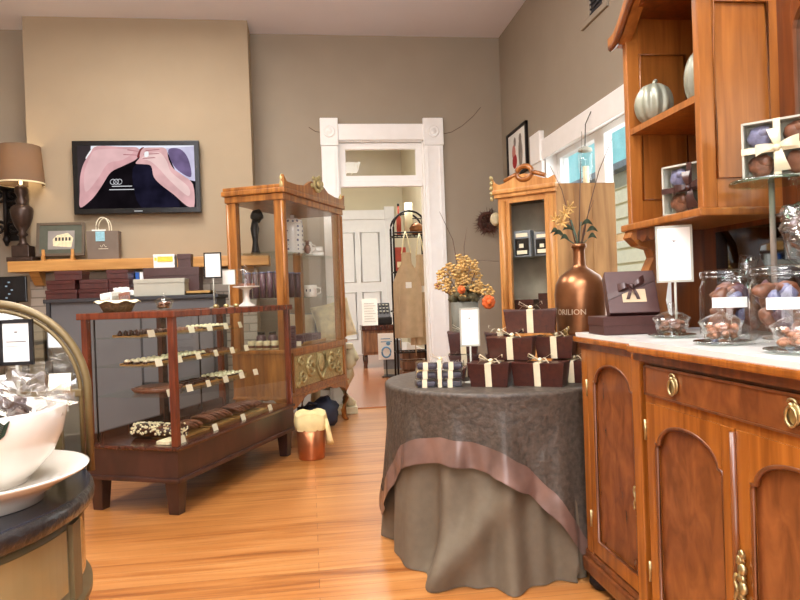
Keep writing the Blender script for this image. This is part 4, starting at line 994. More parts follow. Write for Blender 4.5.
def ov(u, v):
    a = 360*u-180
    if v < .12: return tpt(a, RT*(v/.12)*.985, ZT2)
    if v < .2:
        t = (v-.12)/.08*PI/2; return tpt(a, RT*.985+.016*math.sin(t), ZT2-.016*(1-math.cos(t)))
    t = (v-.2)/.8; h1 = hem(a)+.095; z = ZT2-.016+(h1-ZT2+.016)*t
    b = min(1,t*6)
    return tpt(a, (RT*.985+.016)*(1-b)+max(ovr(a,z),RT*.985+.014)*b, z)
MB().grid(ov, 240, 50, closed=True).build('velvet_top', M_velvet, tc)
def bd(u, v):
    a = 360*u-180; z = hem(a)+.1-.1*v
    return tpt(a, max(ovr(a,z),RT*.985+.014)+.005+.004*math.sin(R_(a)*37)*math.sin(v*PI), z)
MB().grid(bd, 240, 6, closed=True).build('satin_border', M_satin, tc)

# gift boxes
def bow_mesh(mb, z, s=1):
    for sx in (-1,1):
        mb.grid(lambda u,v: (sx*s*(.004+.032*math.sin(PI*u*.98)*1), (v-.5)*.016*s*(.6+u*(1-u)*2), z+s*(.004+.016*math.sin(2*PI*u*.5)*(1 if u<.5 else .35)+.006*math.sin(PI*u))), 10, 3)
        mb.grid(lambda u,v: (sx*s*(.004+.03*u), -s*(.006+.022*u)+(v-.5)*.013*s, z+s*(.006+.008*math.sin(u*4))), 6, 2)
    mb.ball((0,0,z+.006*s),.008*s,8,6,(1,1,.8))
def gift_box(label, x, y, z, rz, w=.15, d=.1, h=.09, m=M_boxd, rib=M_cream, flare=.010):
    t = thing('gift_box', label, 'gift box', (x,y,z), R_(rz), 'brown gift boxes on the round table')
    b = MB().box((-w/2,-d/2,0),(w/2,d/2,h-.004),.0015,taper=flare).build('body', m, t)
    MB().prism([(-w/2-.001,h-.005),(-w/2-.002,h+.004),(-w*.2,h-.001),(w*.2,h-.001),(w/2+.002,h+.004),(w/2+.001,h-.005)],'y',-d/2-.001,d/2+.001).build('lid', m, t)
    mb = MB(); q = .013
    k = flare
    for s in (-1,1):
        mb.prism([(s*(d/2-k)+s*.0015,0.001),(s*(d/2)+s*.0025,h+.001),(s*(d/2)+s*.0008,h+.001),(s*(d/2-k)-s*.0005,.001)],'x',-q,q)
    mb.box((-q,-d/2,h-.001),(q,d/2,h+.0015))
    rb = mb.build('ribbon', rib, t)
    mb = MB(); bow_mesh(mb, h+.001, 1.35); mb.build('bow', rib, rb)
    return t
gift_box('front brown gift box with cream bow beside the clear box stack', .728,2.675,ZT2,-30,.17,.105,.094)
gift_box('wide front brown gift box with cream ribbon beside the sideboard corner', .915,2.61,ZT2,-36,.215,.105,.094)
gift_box('low brown gift box tucked behind the wide front box by the sideboard', 1.075,2.66,ZT2,-36,.15,.1,.092)
gift_box('second tier brown gift box with cream ribbon under the topmost box', .835,2.72,ZT2+.1,-30,.19,.105,.092)
gift_box('second tier brown gift box with ribbon below the copper bottle', 1.015,2.69,ZT2+.1,-34,.16,.1,.09)
gift_box('topmost brown gift box with cream ribbon on the tall stack', .925,2.735,ZT2+.206,-24,.215,.105,.098)
gift_box('lower brown gift box behind the white table sign, nearer the doorway', .70,3.03,ZT2,-14,.14,.1,.1)
gift_box('upper brown gift box behind the white table sign, nearer the doorway', .70,3.04,ZT2+.105,-14,.14,.1,.1)
gift_box('lower brown gift box behind the front box, between two stacks', .845,2.94,ZT2,-12,.13,.1,.1)
gift_box('upper brown gift box behind the front box, between two stacks', .845,2.94,ZT2+.105,-12,.13,.1,.095)
gift_box('flat brown gift box with cream bow behind the clear box stack', .60,2.92,ZT2,-16,.16,.11,.055)
# clear boxes
def clear_box(label, x, y, z, rz):
    t = thing('clear_candy_box', label, 'candy box', (x,y,z), R_(rz), 'clear candy boxes on the round table')
    MB().box((-.046,-.04,0),(.046,.04,.034),.002).build('shell', G_jar, t)
    MB().box((-.041,-.035,.002),(.041,.035,.026),.009).build('filling', plain('blue_choc', srgb(58,52,66), .4, var=.4, vs=70) if 'blue_choc' not in MATS else MATS['blue_choc'], t)
    MB().box((-.014,-.042,.0),(.006,-.0405,.034)).build('label_strip', M_cream, t)
    return t
TI = ['bottom','middle','top']
for k in range(3):
    for i in range(2):
        clear_box(f'clear box of dark candies, {TI[k]} of the stack {("nearer the doorway","nearer the front gift box")[i]}', .472+.1*i+.003*k, 2.752-.03*i, ZT2+.0005+.0355*k, -16)
rbn = thing('ribbon_tie', 'cream ribbon tied around the stack of clear candy boxes', 'ribbon', (.53,2.74,ZT2), R_(-16))
MB().box((-.008,-.047,.001),(.008,-.0445,.109)).box((-.008,-.047,.108),(.008,.045,.1095)).build('band', M_cream, rbn)
mb = MB(); bow_mesh(mb,.1095,1.1); mb.build('bow', M_cream, rbn)
yb = thing('beeswax_block', 'small yellow beeswax block at the table edge facing the doorway', 'block', (.515,3.06,ZT2), R_(10))
MB().box((-.03,-.025,0),(.03,.025,.045),.006).build('wax', M_yellow, yb); MB().box((-.028,-.0265,.01),(.028,-.025,.02)).build('band', M_cream, yb)
sign('white menu card in pale green frame on a stem among the gift boxes', (.675,2.80,ZT2), R_(-12), .085, .165, .155, M_greyp, border=.007)
# flower arrangement
fv = thing('flower_vase', 'grey pot of dried golden flowers behind the gift boxes', 'flowers', (.77,3.29,ZT2))
MB().lathe([(.05,0),(.055,.02),(.065,.2),(.07,.34),(.062,.34),(.055,.2)],n=24).build('pot', M_vase, fv)
MB().box((-.02,-.072,.26),(.02,-.066,.28)).build('pot_label', M_paper, fv)
rw = random.Random(11)
mb = MB(); ms = MB()
cols = []
for i in range(80):
    a = rw.uniform(0,2*PI); ph = rw.uniform(.1,1.45); q = rw.uniform(.05,.155)
    p = Vector((q*math.sin(ph)*math.cos(a)*1.0, q*math.sin(ph)*math.sin(a)*.8, .36+q*math.cos(ph)*1.35))
    for k in range(5):
        b = 2*PI*k/5; mb.ball((p.x+.013*math.cos(b),p.y+.008*math.sin(b)-.004,p.z+.013*math.sin(b)),.010,6,4,(1,.5,.7),.3,i)
    if i%3==0: ms.tube([(0,0,.3),(p.x*.5,p.y*.5,.32+(p.z-.32)*.5),tuple(p)],.0025,4)
mb.build('dried_blooms', M_dry, fv)['kind'] = 'stuff'
ms.build('stems', M_twig, fv)
for p,m,r in (((.10,-.09,.335),M_orange,.034),((-.04,-.12,.40),M_orange,.02)):
    mb = MB()
    for k in range(9):
        b = 2*PI*k/9; mb.ball((p[0]+r*.55*math.cos(b),p[1],p[2]+r*.55*math.sin(b)),r*.5,7,5,(1,.5,1))
    mb.ball((p[0],p[1]-.012,p[2]),r*.45,8,6); mb.build('orange_bloom', m, fv)
mb = MB()
for i in range(16):
    a = rw.uniform(0,2*PI); mb.ball((.055*math.cos(a),.05*math.sin(a)-.01,.35+rw.uniform(0,.06)),.026,6,5,(1,.8,.8),.5,i)
mb.build('leaves', plain('olive_leaf', srgb(84,76,48), .8, var=.3), fv)
for i,(dx,dz) in enumerate(((-.1,.88),(.04,.8),(.2,.62))): MB().tube([(0,0,.3),(dx*.4,.03,.3+dz*.4),(dx,.05,dz-.08)],.0028,4,r1=.001).build('bare_twig', M_twig, fv)
rf = MB()
for k in range(5): rf.ball((.018*math.cos(k*1.26),0,.022*math.sin(k*1.26)),.016,7,5,(1,.4,1))
tag(rf.build('red_ornament', M_red, None, (1.285,D-.055,1.19)), 'small red flower ornament fixed to the white doorway casing', 'ornament')
# copper bottle
cbz = thing('copper_bottle', 'large copper demijohn bottle with engraved letters behind the gift boxes', 'bottle', (1.17,2.79,ZT2))
MB().lathe([(.085,0),(.095,.012),(.1,.12),(.108,.3),(.11,.36),(.104,.405),(.085,.44),(.05,.465),(.034,.475),(.026,.49),(.024,.545),(.026,.56),(.032,.562),(.032,.578),(.026,.58),(.018,.56)],n=40).build('body', M_copper, cbz)
tm = text_mesh('ORILION', .034)
a0 = math.atan2(-2.79,-1.17)-R_(24)
for v in tm.vertices:
    x, y, z = v.co; rad = .1085+ .0012 + z*.5
    ang = a0+x/.108
    v.co = (rad*math.cos(ang), rad*math.sin(ang), .275+y)
tm.materials.append(plain('letter_silver', srgb(206,180,150), .35, .4)); to = bpy.data.objects.new('lettering', tm); COL.objects.link(to); to.parent = cbz
mb = MB()
for k in range(22):
    s_ = rw.uniform(-.6,.3); z = rw.uniform(.02,.22)
    ang = a0-R_(12)+s_*.3; r_ = .102
    mb.ball((r_*math.cos(ang),r_*math.sin(ang),z),.012,6,4,(.6,.6,1.2))
mb.build('embossed_figure', plain('emboss', srgb(150,120,70), .4, .6, var=.3, vs=60), cbz)
fb = thing('bottle_spray', 'yellow dried lilies with dark leaves and bare twigs in the copper bottle', 'flowers', (1.17,2.79,ZT2+.565))
to_l = (er*-1)
def bl(dx, dz, dy=0): v = to_l*(-dx)+ef*dy; return (v.x, v.y, dz)
MB().tube([(0,0,-.05),bl(-.01,.05),bl(-.03,.12)],.004).tube([(0,0,-.05),bl(.0,.06),bl(.015,.11)],.003).build('stems', M_leaf, fb)
mb = MB()
for c0 in (bl(-.055,.145,.02),bl(-.09,.125,.0),bl(-.035,.17,0),bl(-.07,.105,.03)):
    for k in range(7):
        b = 2*PI*k/7; d = Vector(bl(math.cos(b)*.03, math.sin(b)*.03, .012))
        mb.tube([c0, tuple(Vector(c0)+d*.6), tuple(Vector(c0)+d+Vector((0,0,.004)))],.006,5,r1=.002)
mb.build('lily_blooms', M_dry, fb)
mb = MB()
for dx,dz,l in ((-.06,.05,.05),(-.02,.07,.05),(.03,.06,.05),(-.08,.06,.04),(.01,.09,.05),(-.04,.03,.04),(.035,.03,.04)):
    mb.grid(lambda u,v: bl(dx+ (l*u)*(1 if dx>0 else -1), dz+.02*math.sin(u*3)+(v-.5)*.02*math.sin(PI*u), .01*v+.01), 6, 2)
    mb.tube([(0,0,0),bl(dx,dz)],.002,4)
mb.build('leaves', M_leaf, fb)
for k,(dx,dz) in enumerate(((.155,.46),(.03,.5),(.07,.2),(-.11,.36))): MB().tube([(0,0,-.05),bl(dx*.35,dz*.4),bl(dx*.6,dz*.7,.02),bl(dx,dz)],.003,5,r1=.0012).build('bare_twig', M_twig, fb)

# ------------------------------------------------------------------ sideboard
XS, XM, XB = 1.0, .972, 1.53
sd = thing('sideboard', 'burl walnut breakfront sideboard with arched panel doors and brass pulls', 'sideboard', (0,0,0))
YE, YM, YN, YR = 2.40, 1.925, .98, .5
mb = MB()
mb.box((XS+.02,YM,.1),(XB,YE,.9)).box((XM+.02,YN,.1),(XB,YM,.9)).box((XS+.02,YR,.1),(XB,YN,.9))
mb.build('carcass', M_sided, sd)
mb = MB()
for y0,y1,xf in ((YM,YE,XS),(YN,YM,XM),(YR,YN,XS)):
    mb.box((xf-.012,y0-(.0 if xf>XM else .012),.045),(XB,y1+(.03 if y1==YE else .012),.10),.012); mb.box((xf-.002,y0,.10),(XB,y1+(.018 if y1==YE else .0),.128),.008)
mb.build('base_moulding', M_sided, sd)
for y in (YE-.05,YM-.02,YN,YR+.05):
    for x in (XS+.03,XB-.06): MB().lathe([(.03,0),(.045,.02),(.04,.046)],(x,y,0),14).build('foot', M_iron, sd)
# corner posts
for y,xf in ((YE-.025,XS),(YM+.0,XM),(YN,XM),(YR+.025,XS)):
    mb = MB().box((xf,y-.025,.125),(xf+.04,y+.025,.9),.004)
    if y==YE-.025: pass
    mb.build('stile_post', M_side, sd)
MB().box((XS+.004,YE-.004,.125),(XB,YE+.004,.9)).build('end_panel', M_side, sd)
def knob_plate(parent, x, y, z):
    k = MB(); k.T = Matrix.Translation((x,y,z)) @ Matrix.Rotation(-PI/2,4,'Y')
    k.lathe([(.02,0),(.02,.003),(.016,.006),(.004,.006)],n=18,sx=1.25); k.T = Matrix()
    k.tube([(x-.009,y+.016*math.cos(a),z-.006+.02*math.sin(a)) for a in [2*PI*i/18 for i in range(18)]],.0035,6,closed=True)
    k.tube([(x-.006,y+.012*math.cos(a),z+.024+.006*math.sin(a)) for a in [PI*i/8-.2 for i in range(10)]],.003,5)
    k.ball((x-.008,y,z+.018),.006)
    k.build('pull', M_brass, parent)
def long_handle(parent, x, y, z):
    k = MB()
    k.tube([(x-.004,y+.006*math.sin(i*.9),z-.078+.0078*i) for i in range(21)],.0065,6)
    k.tube([(x-.02,y+.004*math.sin(i*.7),z-.035+.005*i) for i in range(15)],.004,6)
    for i,(zz,r) in enumerate(((-.08,.009),(-.06,.011),(-.042,.013),(-.02,.01),(.0,.014),(.022,.01),(.044,.013),(.062,.011),(.08,.009))): k.ball((x-.006,y+(.004 if i%2 else -.004),z+zz),r,8,6,(.7,1,1.2),.3,i)
    k.build('handle', M_brass, parent)
def arched_door(y0, y1, xf, z0, z1, hy, hz, name='door'):
    # door face in the yz plane at x = xf
    st, rl = .05, .055
    w0, w1 = y0+st, y1-st; cy = (w0+w1)/2; hw = (w1-w0)/2
    zs = z1-.115; ztop = z1-.045
    A = [(w1,zs-.012),(w1-.0,zs),(w1-.016,zs+.004)]+[(cy+(hw-.016)*math.cos(R_(a)), zs+.004+(ztop-zs-.004)*math.sin(R_(a))) for a in range(8,173,8)]+[(w0+.016,zs+.004),(w0,zs),(w0,zs-.012)]
    mb = MB().box((xf,y0,z0),(xf+.02,w0,z1),.002).box((xf,w1,z0),(xf+.02,y1,z1),.002).box((xf,w0,z0),(xf+.02,w1,z0+rl))
    mb.prism([(w0,z1),(w0,zs-.012)][:1]+[(w1,z1)]+A,'x',xf,xf+.02)
    d = mb.build(name, M_side, sd)
    MB().box((xf+.012,w0-.004,z0+rl-.004),(xf+.016,w1+.004,ztop+.01)).build('panel', M_burl, d)
    path = [(w0,z0+rl)]+[(w1,z0+rl)]+A
    MB().tube([(xf+.004,p[0],p[1]) for p in path],.0065,6,closed=True).build('panel_bead', M_sided, d)
    if hy is not None: long_handle(d, xf-.004, hy, hz)
    return d
dr = arched_door(YM+.028, YE-.052, XS, .135, .882, YM+.036, .45)
for z in (.26,.74): MB().tube([(XS-.002,YE-.05,z-.03),(XS-.002,YE-.05,z+.03)],.004,6).build('hinge', M_brass, dr)
d1_ = arched_door(1.452, 1.865, XM, .135, .762, None, 0)
for z in (.26,.68): MB().tube([(XM-.002,1.868,z-.03),(XM-.002,1.868,z+.03)],.004,6).build('hinge', M_brass, d1_)
arched_door(1.03, 1.445, XM, .135, .762, 1.425, .40)
arched_door(YR+.052, YN-.028, XS, .135, .882, YN-.048, .447)
mb = MB().box((XM,1.03,.785),(XM+.02,1.865,.872),.003); dw = mb.build('drawer', M_burl, sd)
mb = MB()
for a,b in (((1.03,.785),(1.865,.79)),((1.03,.867),(1.865,.872)),((1.03,.785),(1.036,.872)),((1.859,.785),(1.865,.872))): mb.box((XM-.004,a[0],a[1]),(XM+.002,b[0],b[1]))
mb.build('drawer_bead', M_sided, dw)
knob_plate(dw, XM-.002, 1.70, .832); knob_plate(dw, XM-.002, 1.245, .832)
MB().box((XM+.004,1.03,.762),(XM+.02,1.87,.785)).build('drawer_rail', M_side, sd)
MB().tube([(XM-.004,1.449,.15),(XM-.004,1.449,.755)],.008,8).build('centre_bead', M_sided, sd)
mb = MB()
for y0,y1,xf in ((YM,YE,XS),(YN,YM,XM),(YR,YN,XS)):
    mb.box((xf-.004,y0-.0,.882),(XB,y1+(.006 if y1==YE else 0),.905))
mb.build('frieze', M_sided, sd)
mb = MB()
for y0,y1,xf in ((YM+.008,YE,XS),(YN-.008,YM+.008,XM),(YR,YN-.008,XS)):
    mb.box((xf-.022,y0,.905),(XB+.01,y1+(.022 if y1==YE else 0),.926),.006)
mb.build('top_moulding', M_side, sd)
mb = MB()
for y0,y1,xf in ((YM+.008,YE,XS),(YN-.008,YM+.008,XM),(YR,YN-.008,XS)):
    mb.box((xf-.012,y0,.926),(XB+.005,y1+(.014 if y1==YE else 0),.94))
mb.build('marble_top', M_marble, sd)
ZS = .941
# hutch
hu = thing('hutch', 'tall oak hutch with open shelf tower and arched mirror on the sideboard', 'hutch', (0,0,0))
HX, HB = 1.2, 1.485
def tower(y0, y1):
    z0, z1 = 1.335, 2.1
    for y,s in ((y0,1),(y1,-1)):
        mb = MB()
        ya, yb = sorted((y, y+s*.028))
        mb.box((HX,ya,z0),(HX+.05,yb,z1+.0),.004).box((HB-.05,ya,z0),(HB,yb,z1)).box((HX+.05,ya,z0),(HB-.05,yb,z0+.09)).box((HX+.05,ya,z1-.13),(HB-.05,yb,z1))
        mb.box((HX+.05,(ya+yb)/2-.007,z0+.09),(HB-.05,(ya+yb)/2+.007,z1-.13))
        mb.build('tower_side', M_hutch, hu)
    for q in (y0,y0+.028,y1-.028,y1):
        MB().tube([(x,q,z) for x,z in ((HX+.052,z0+.092),(HB-.052,z0+.092),(HB-.052,z1-.132),(HX+.052,z1-.132))],.006,6,closed=True).build('panel_bead', M_hutch, hu)
    MB().box((HB-.016,y0+.028,1.335),(HB,y1-.028,2.1)).build('tower_back', M_hutchd, hu)
    MB().prism([(HX+.008,y0+.028),(HB-.016,y0+.028),(HB-.016,y1-.028),(HX+.008,y1-.028)],'z',1.668,1.69).build('tower_shelf', M_hutch, hu)
    MB().box((HX-.025,y0-.02,1.31),(HB+.01,y1+.012,1.335),.006).build('tower_floor', M_hutch, hu)
    MB().box((HX,y0,2.1),(HB,y1,2.12)).build('tower_roof', M_hutchd, hu)
    cy = (y0+y1)/2; hw = (y1-y0)/2
    og = lambda t: .0 if abs(t)>.9 else (.5+.5*math.cos(PI*t/.9))**.75
    outer = [(cy+(hw+.045)*(1-i/15), 2.052+.17*og(1-i/15)) for i in range(31)]
    lo = [(cy+(hw+.02)*(-1+i/15), 2.008+.145*og(-1+i/15)) for i in range(31)]
    MB().prism([(y1+.045,2.016)]+outer+[(y0-.045,2.016)]+lo,'x',HX-.035,HX+.02).build('arched_cornice', M_hutch, hu)
    bd_ = [(HX-.037,p[0],p[1]-.002) for p in lo]
    MB().tube(bd_,.012,6).build('cornice_bead', M_hutchd, hu)
tower(1.905, 2.39)
tower(.51, .99)
# corbels
def corbel(y):
    P = [(HX+.03,1.31),(HX+.02,1.285),(HX+.05,1.255),(HX+.1,1.24),(HX+.11,1.21),(HX+.085,1.16),(HX+.06,1.09),(HX+.055,1.04),(HX+.07,.99),(HX+.04,.965),(HX+.0,.955),(HX+.0,ZS),(HX+.2,ZS),(HX+.2,.97),(HX+.16,1.0),(HX+.15,1.05),(HX+.16,1.11),(HX+.19,1.18),(HX+.2,1.25),(HX+.24,1.31)]
    MB().prism([(px-.045,pz) for px,pz in P],'y',y-.03,y+.03).build('corbel', M_hutch, hu)
corbel(2.355); corbel(.54)
MB().box((HX+.165,2.365,ZS),(HB+.001,2.39,1.31)).build('return_panel', M_hutchd, hu)
MB().prism([(2.39,1.31)]+[(2.39-.02*i, 1.285-.02*abs(math.sin(i*.9))) for i in range(1,10)]+[(2.2,1.31)],'x',HX+.0,HX+.02).build('scalloped_valance', M_hutchd, hu)
MB().box((HB+.001,.5,ZS),(HB+.03,2.39,2.1)).build('back_board', M_hutchd, hu)
MB().box((HB-.01,.55,1.06),(HB+.001,2.27,1.29)).build('low_mirror', G_mirror, hu)
mb = MB()
for a,b in (((.99,1.335),(1.06,2.1)),((1.84,1.335),(1.905,2.1)),((1.06,1.335),(1.84,1.38))): mb.box((HB-.02,a[0],a[1]),(HB+.001,b[0],b[1]),.003)
mb.prism([(1.84,2.1),(1.06,2.1)]+[(1.45+.39*math.cos(R_(a)),1.85+.16*math.sin(R_(a))) for a in range(180,-1,-8)],'x',HB-.02,HB+.001)
mb.build('mirror_frame', M_hutchd, hu)
MB().box((HB-.006,1.06,1.38),(HB-.001,1.84,2.05)).build('arched_mirror', plain('hutch_mirror', srgb(190,180,160), .03, 1, var=.02), hu)

# pumpkins in the tower
def pumpkin(label, x, y, s, sz):
    t = thing('silver_pumpkin', label, 'ornament', (x,y,1.69))
    prof = [(.012,.003)]+[(.05*s*math.sin(PI*(i+1)/13)**.75, sz*(.5-.5*math.cos(PI*(i+1)/13))) for i in range(12)]
    MB().lathe(prof, (0,0,0), 60, flute=.09, fn=10).build('body', M_pump, t)
    mb = MB().tube([(0,0,sz*.96),(.004,0,sz*1.04),(.012,0,sz*1.1)],.007,6)
    for i in range(10): mb.tube([(0,0,sz*.99),(.02*s*math.cos(i*.63),.02*s*math.sin(i*.63),sz*.96),(.035*s*math.cos(i*.63),.035*s*math.sin(i*.63),sz*.86)],.003,5)
    mb.build('stem', M_pump, t)
pumpkin('squat silver ribbed pumpkin on the open hutch shelf', 1.265, 2.292, 1.25, .145)
pumpkin('tall silver ribbed pumpkin half hidden by the hutch post', 1.335, 2.085, 1.2, .2)
def truffle_box(label, loc, rz, w, h, rib, d=.05):
    t = thing('truffle_box', label, 'candy box', loc, rz)
    mb = MB()
    for a,b in (((-w/2,0),(w/2,.006)),((-w/2,h-.006),(w/2,h)),((-w/2,0),(-w/2+.006,h)),((w/2-.006,0),(w/2,h))): mb.box((a[0],-d/2,a[1]),(b[0],d/2,b[1]))
    mb.box((-w/2,d/2-.004,0),(w/2,d/2,h)); mb.build('case', M_greyp, t)
    MB().box((-w/2+.004,-d/2+.001,.004),(w/2-.004,-d/2+.003,h-.004)).build('window', G_pane, t)
    mb = MB().box((-.002,-d/2+.004,.006),(.002,d/2-.005,h-.006)).box((-w/2+.006,-d/2+.004,h/2-.002),(w/2-.006,d/2-.005,h/2+.002)); mb.build('divider', M_greyp, t)
    for i in range(4):
        cx, cz = (-w/4 if i%2 else w/4), (h/4 if i<2 else 3*h/4)
        MB().ball((cx,0,cz),min(w,h)*.2,12,8,(1,.5,.95),.25,i).ball((cx+.01,-.004,cz+.01),min(w,h)*.12,10,6,(1,.8,.9),.3,i+8).build('candy_pocket', (M_milk,M_slab,M_milk,M_lav)[i], t)
    mb = MB().box((-w/2-.001,-d/2-.002,h/2-.009),(w/2+.001,-d/2-.0005,h/2+.009)).box((-.009,-d/2-.002,0),(.009,-d/2-.0005,h)); rb = mb.build('ribbon', rib, t)
    mb = MB()
    for sx in (-1,1):
        mb.grid(lambda u,v: (sx*(.004+.05*u), -d/2-.004-.014*math.sin(PI*u), h/2+.006+.018*u*sx*.4+(v-.5)*.024*(.4+u)), 8, 3)
    mb.grid(lambda u,v: ((v-.5)*.03*(.4+u)+.004+.008*u, -d/2-.004-.01*math.sin(PI*u), h/2-.065*u), 8, 3)
    mb.grid(lambda u,v: ((v-.5)*.022*(.4+u)-.01*u, -d/2-.004-.01*math.sin(PI*u), h/2+.055*u), 8, 3)
    mb.ball((0,-d/2-.008,h/2),.01,8,6); mb.build('bow', rib, rb)
    return t
truffle_box('window box of truffles with brown ribbon bow in the lower hutch tower', (1.262,2.05,1.336), R_(-62), .2, .165, M_brownr)
gs = thing('glass_riser', 'round green glass shelf on a metal post above the candy jars', 'stand', (1.31,1.745,ZS+.0005))
MB().lathe([(.035,0),(.035,.005),(.01,.01)],n=20).build('base_disc', M_kraft, gs); MB().tube([(0,0,.008),(0,0,.44)],.008,10).build('post', M_kraft, gs)
MB().lathe([(.108,.44),(.11,.445),(.108,.45)],n=40).build('glass_top', glass('green_glass', (.55,.75,.66), .9, .12), gs)
truffle_box('window box of truffles with cream ribbon bow on the round glass riser', (1.325,1.73,ZS+.452), R_(-46), .18, .165, M_cream)
# plum boxes by the corbel
lb = thing('plum_box', 'flat dark plum gift box lying on the marble beside the corbel', 'gift box', (1.10,2.238,ZS), R_(-4))
MB().box((-.105,-.075,0),(.105,.075,.045),.002).build('body', M_boxp, lb); MB().box((-.107,-.077,.03),(.107,.077,.062),.003).build('lid', M_boxp, lb)
ub = thing('bow_box', 'dark plum gift box with window and brown bow tilted on the flat box', 'gift box', (1.115,2.20,ZS+.064), R_(-6))
ub.rotation_euler = (R_(-28),0,R_(-14))
MB().box((-.085,-.02,0),(.085,.035,.165),.003).build('body', M_boxp, ub)
MB().box((-.035,-.022,.04),(.045,-.0195,.09)).build('window', M_apron, ub)
mb = MB().prism([(-.085,.05),(-.085,.072),(.085,.145),(.085,.123)],'y',-.0225,-.02); rb = mb.build('ribbon', M_brownr, ub)
mb = MB()
for sx in (-1,1):
    mb.grid(lambda u,v: (sx*(.002+.045*u), -.024-.014*math.sin(PI*u), .1+.03*u*(1 if sx>0 else -.1)+(v-.5)*.022*(.4+u)), 8, 3)
    mb.grid(lambda u,v: (sx*.018*u+(v-.5)*.012, -.024-.008*math.sin(PI*u), .1-.05*u), 8, 2)
mb.ball((0,-.028,.1),.01); mb.build('bow', M_brownr, rb)
# sign, candy dishes, jars
sign('white card in pale frame on a stem in front of the hutch corbel', (1.185,2.05,ZS), R_(-28), .112, .185, .172, M_greyp, border=.007)
for (x,y),l in (((1.125,1.975),'below the white sign'),((1.09,1.665),'before the first wide jar'),((1.085,1.375),'beside the riser')):
    tag(MB().lathe([(.03,0),(.064,.002),(.072,.008),(.07,.01),(.03,.005)],n=28).build('glass_plate', glass('plate_glass', (.7,.76,.72), 1.2, .15), None, (x,y,ZS)), 'round clear glass plate under the candy dish '+l, 'plate', 'round glass plates on the marble')
    candy_dish('lidded glass candy dish on the marble '+l, (x,y,ZS+.007), .056, M_slab if 'sign' in l else plain('tan_choc', srgb(176,118,88), .5, var=.35, vs=60) if 'tan_choc' not in MATS else MATS['tan_choc'])
def jar(label, x, y, r, h):
    t = thing('glass_jar', label, 'jar', (x,y,ZS))
    MB().lathe([(r*.85,0),(r*.97,.006),(r,.02),(r,h*.82),(r*.9,h*.9),(r*.88,h),(r*.95,h),(r*.95,h-.006)],n=32,cap=False).build('jar_body', G_jar, t)
    MB().grid(lambda u,v: ((r+.0012)*math.cos(R_(205+70*u)), (r+.0012)*math.sin(R_(205+70*u)), h*.5+h*.16*v), 14, 1).build('label_band', M_paper, t)
    MB().lathe([(r*.97,h*1.0),(r*.97,h+.012),(r*.4,h+.02),(.0,.0+h+.02)],n=32,cap=False).build('lid', G_jar, t)
    rj = random.Random(int(x*997)); n = 26
    for i in range(n):
        a = rj.uniform(0,2*PI); q = r*.6*math.sqrt(rj.random()); z = .035+(h*.78-.03)*i/n
        o = MB().ball((0,0,0),r*.34,9,6,(1.2,.8,.7),.4,i).build('wrapped_candy', (M_slab,M_milk,M_lav,M_purple)[i%4], None, (x+q*math.cos(a),y+q*math.sin(a),ZS+z))
        o.rotation_euler = (rj.uniform(0,3),rj.uniform(0,3),0)
        tag(o, 'wrapped candy inside '+label, 'candy', 'wrapped candies in '+label)
jar('wide glass jar with white label band nearer the sign on the marble', 1.225, 1.835, .078, .185)
jar('wide glass jar with white label band beside the footed bowl', 1.20, 1.57, .078, .185)
cj = thing('candy_compote', 'tall footed glass bowl heaped with clear wrapped chocolates behind the jars', 'bowl', (1.36,1.625,ZS))
MB().lathe([(.06,0),(.055,.006),(.015,.02),(.012,.14),(.03,.17),(.08,.22),(.092,.29),(.088,.29),(.076,.225),(.02,.18)],n=32,cap=False).build('bowl', G_jar, cj)
rj = random.Random(5)
for i in range(20):
    a = rj.uniform(0,2*PI); q = .06*math.sqrt(rj.random()); z = .25+.06*(i/20)+.05*(1-q/.06)
    o = MB().ball((0,0,0),.03,9,6,(1.2,.9,.8),.5,i+40).build('wrapped_chocolate', M_slab if i%3 else M_milk, None, (1.36+q*math.cos(a),1.625+q*math.sin(a),ZS+z)); o.rotation_euler = (rj.uniform(0,3),rj.uniform(0,3),0)
    tag(o, 'brown chocolate in the tall footed glass bowl', 'chocolate', 'chocolates in the footed bowl')
mb = MB()
for i in range(9):
    a = 2*PI*i/9; mb.ball((.06*math.cos(a),.06*math.sin(a),.31+.03*math.sin(i*2.3)),.042,12,8,(1,1,.9),1.0,i+3)
mb.ball((0,0,.34),.06,14,9,(1.2,1.2,.7),1.1,31)
mb.build('cellophane', G_cello, cj)
b2 = thing('chocolate_bag', 'clear cellophane bag of chocolates tied at top behind the first jar', 'bag', (1.345,1.93,ZS))
MB().ball((0,0,.09),.08,16,12,(.9,.8,1.15),.6,6).build('cellophane', G_cello, b2)
MB().ball((0,0,.07),.06,12,8,(.9,.8,1),.6,2).build('filling', M_slab, b2)
MB().tube([(0,0,.17),(.005,0,.2),(.02,0,.24)],.012,8,r1=.03).build('tied_neck', G_cello, b2)

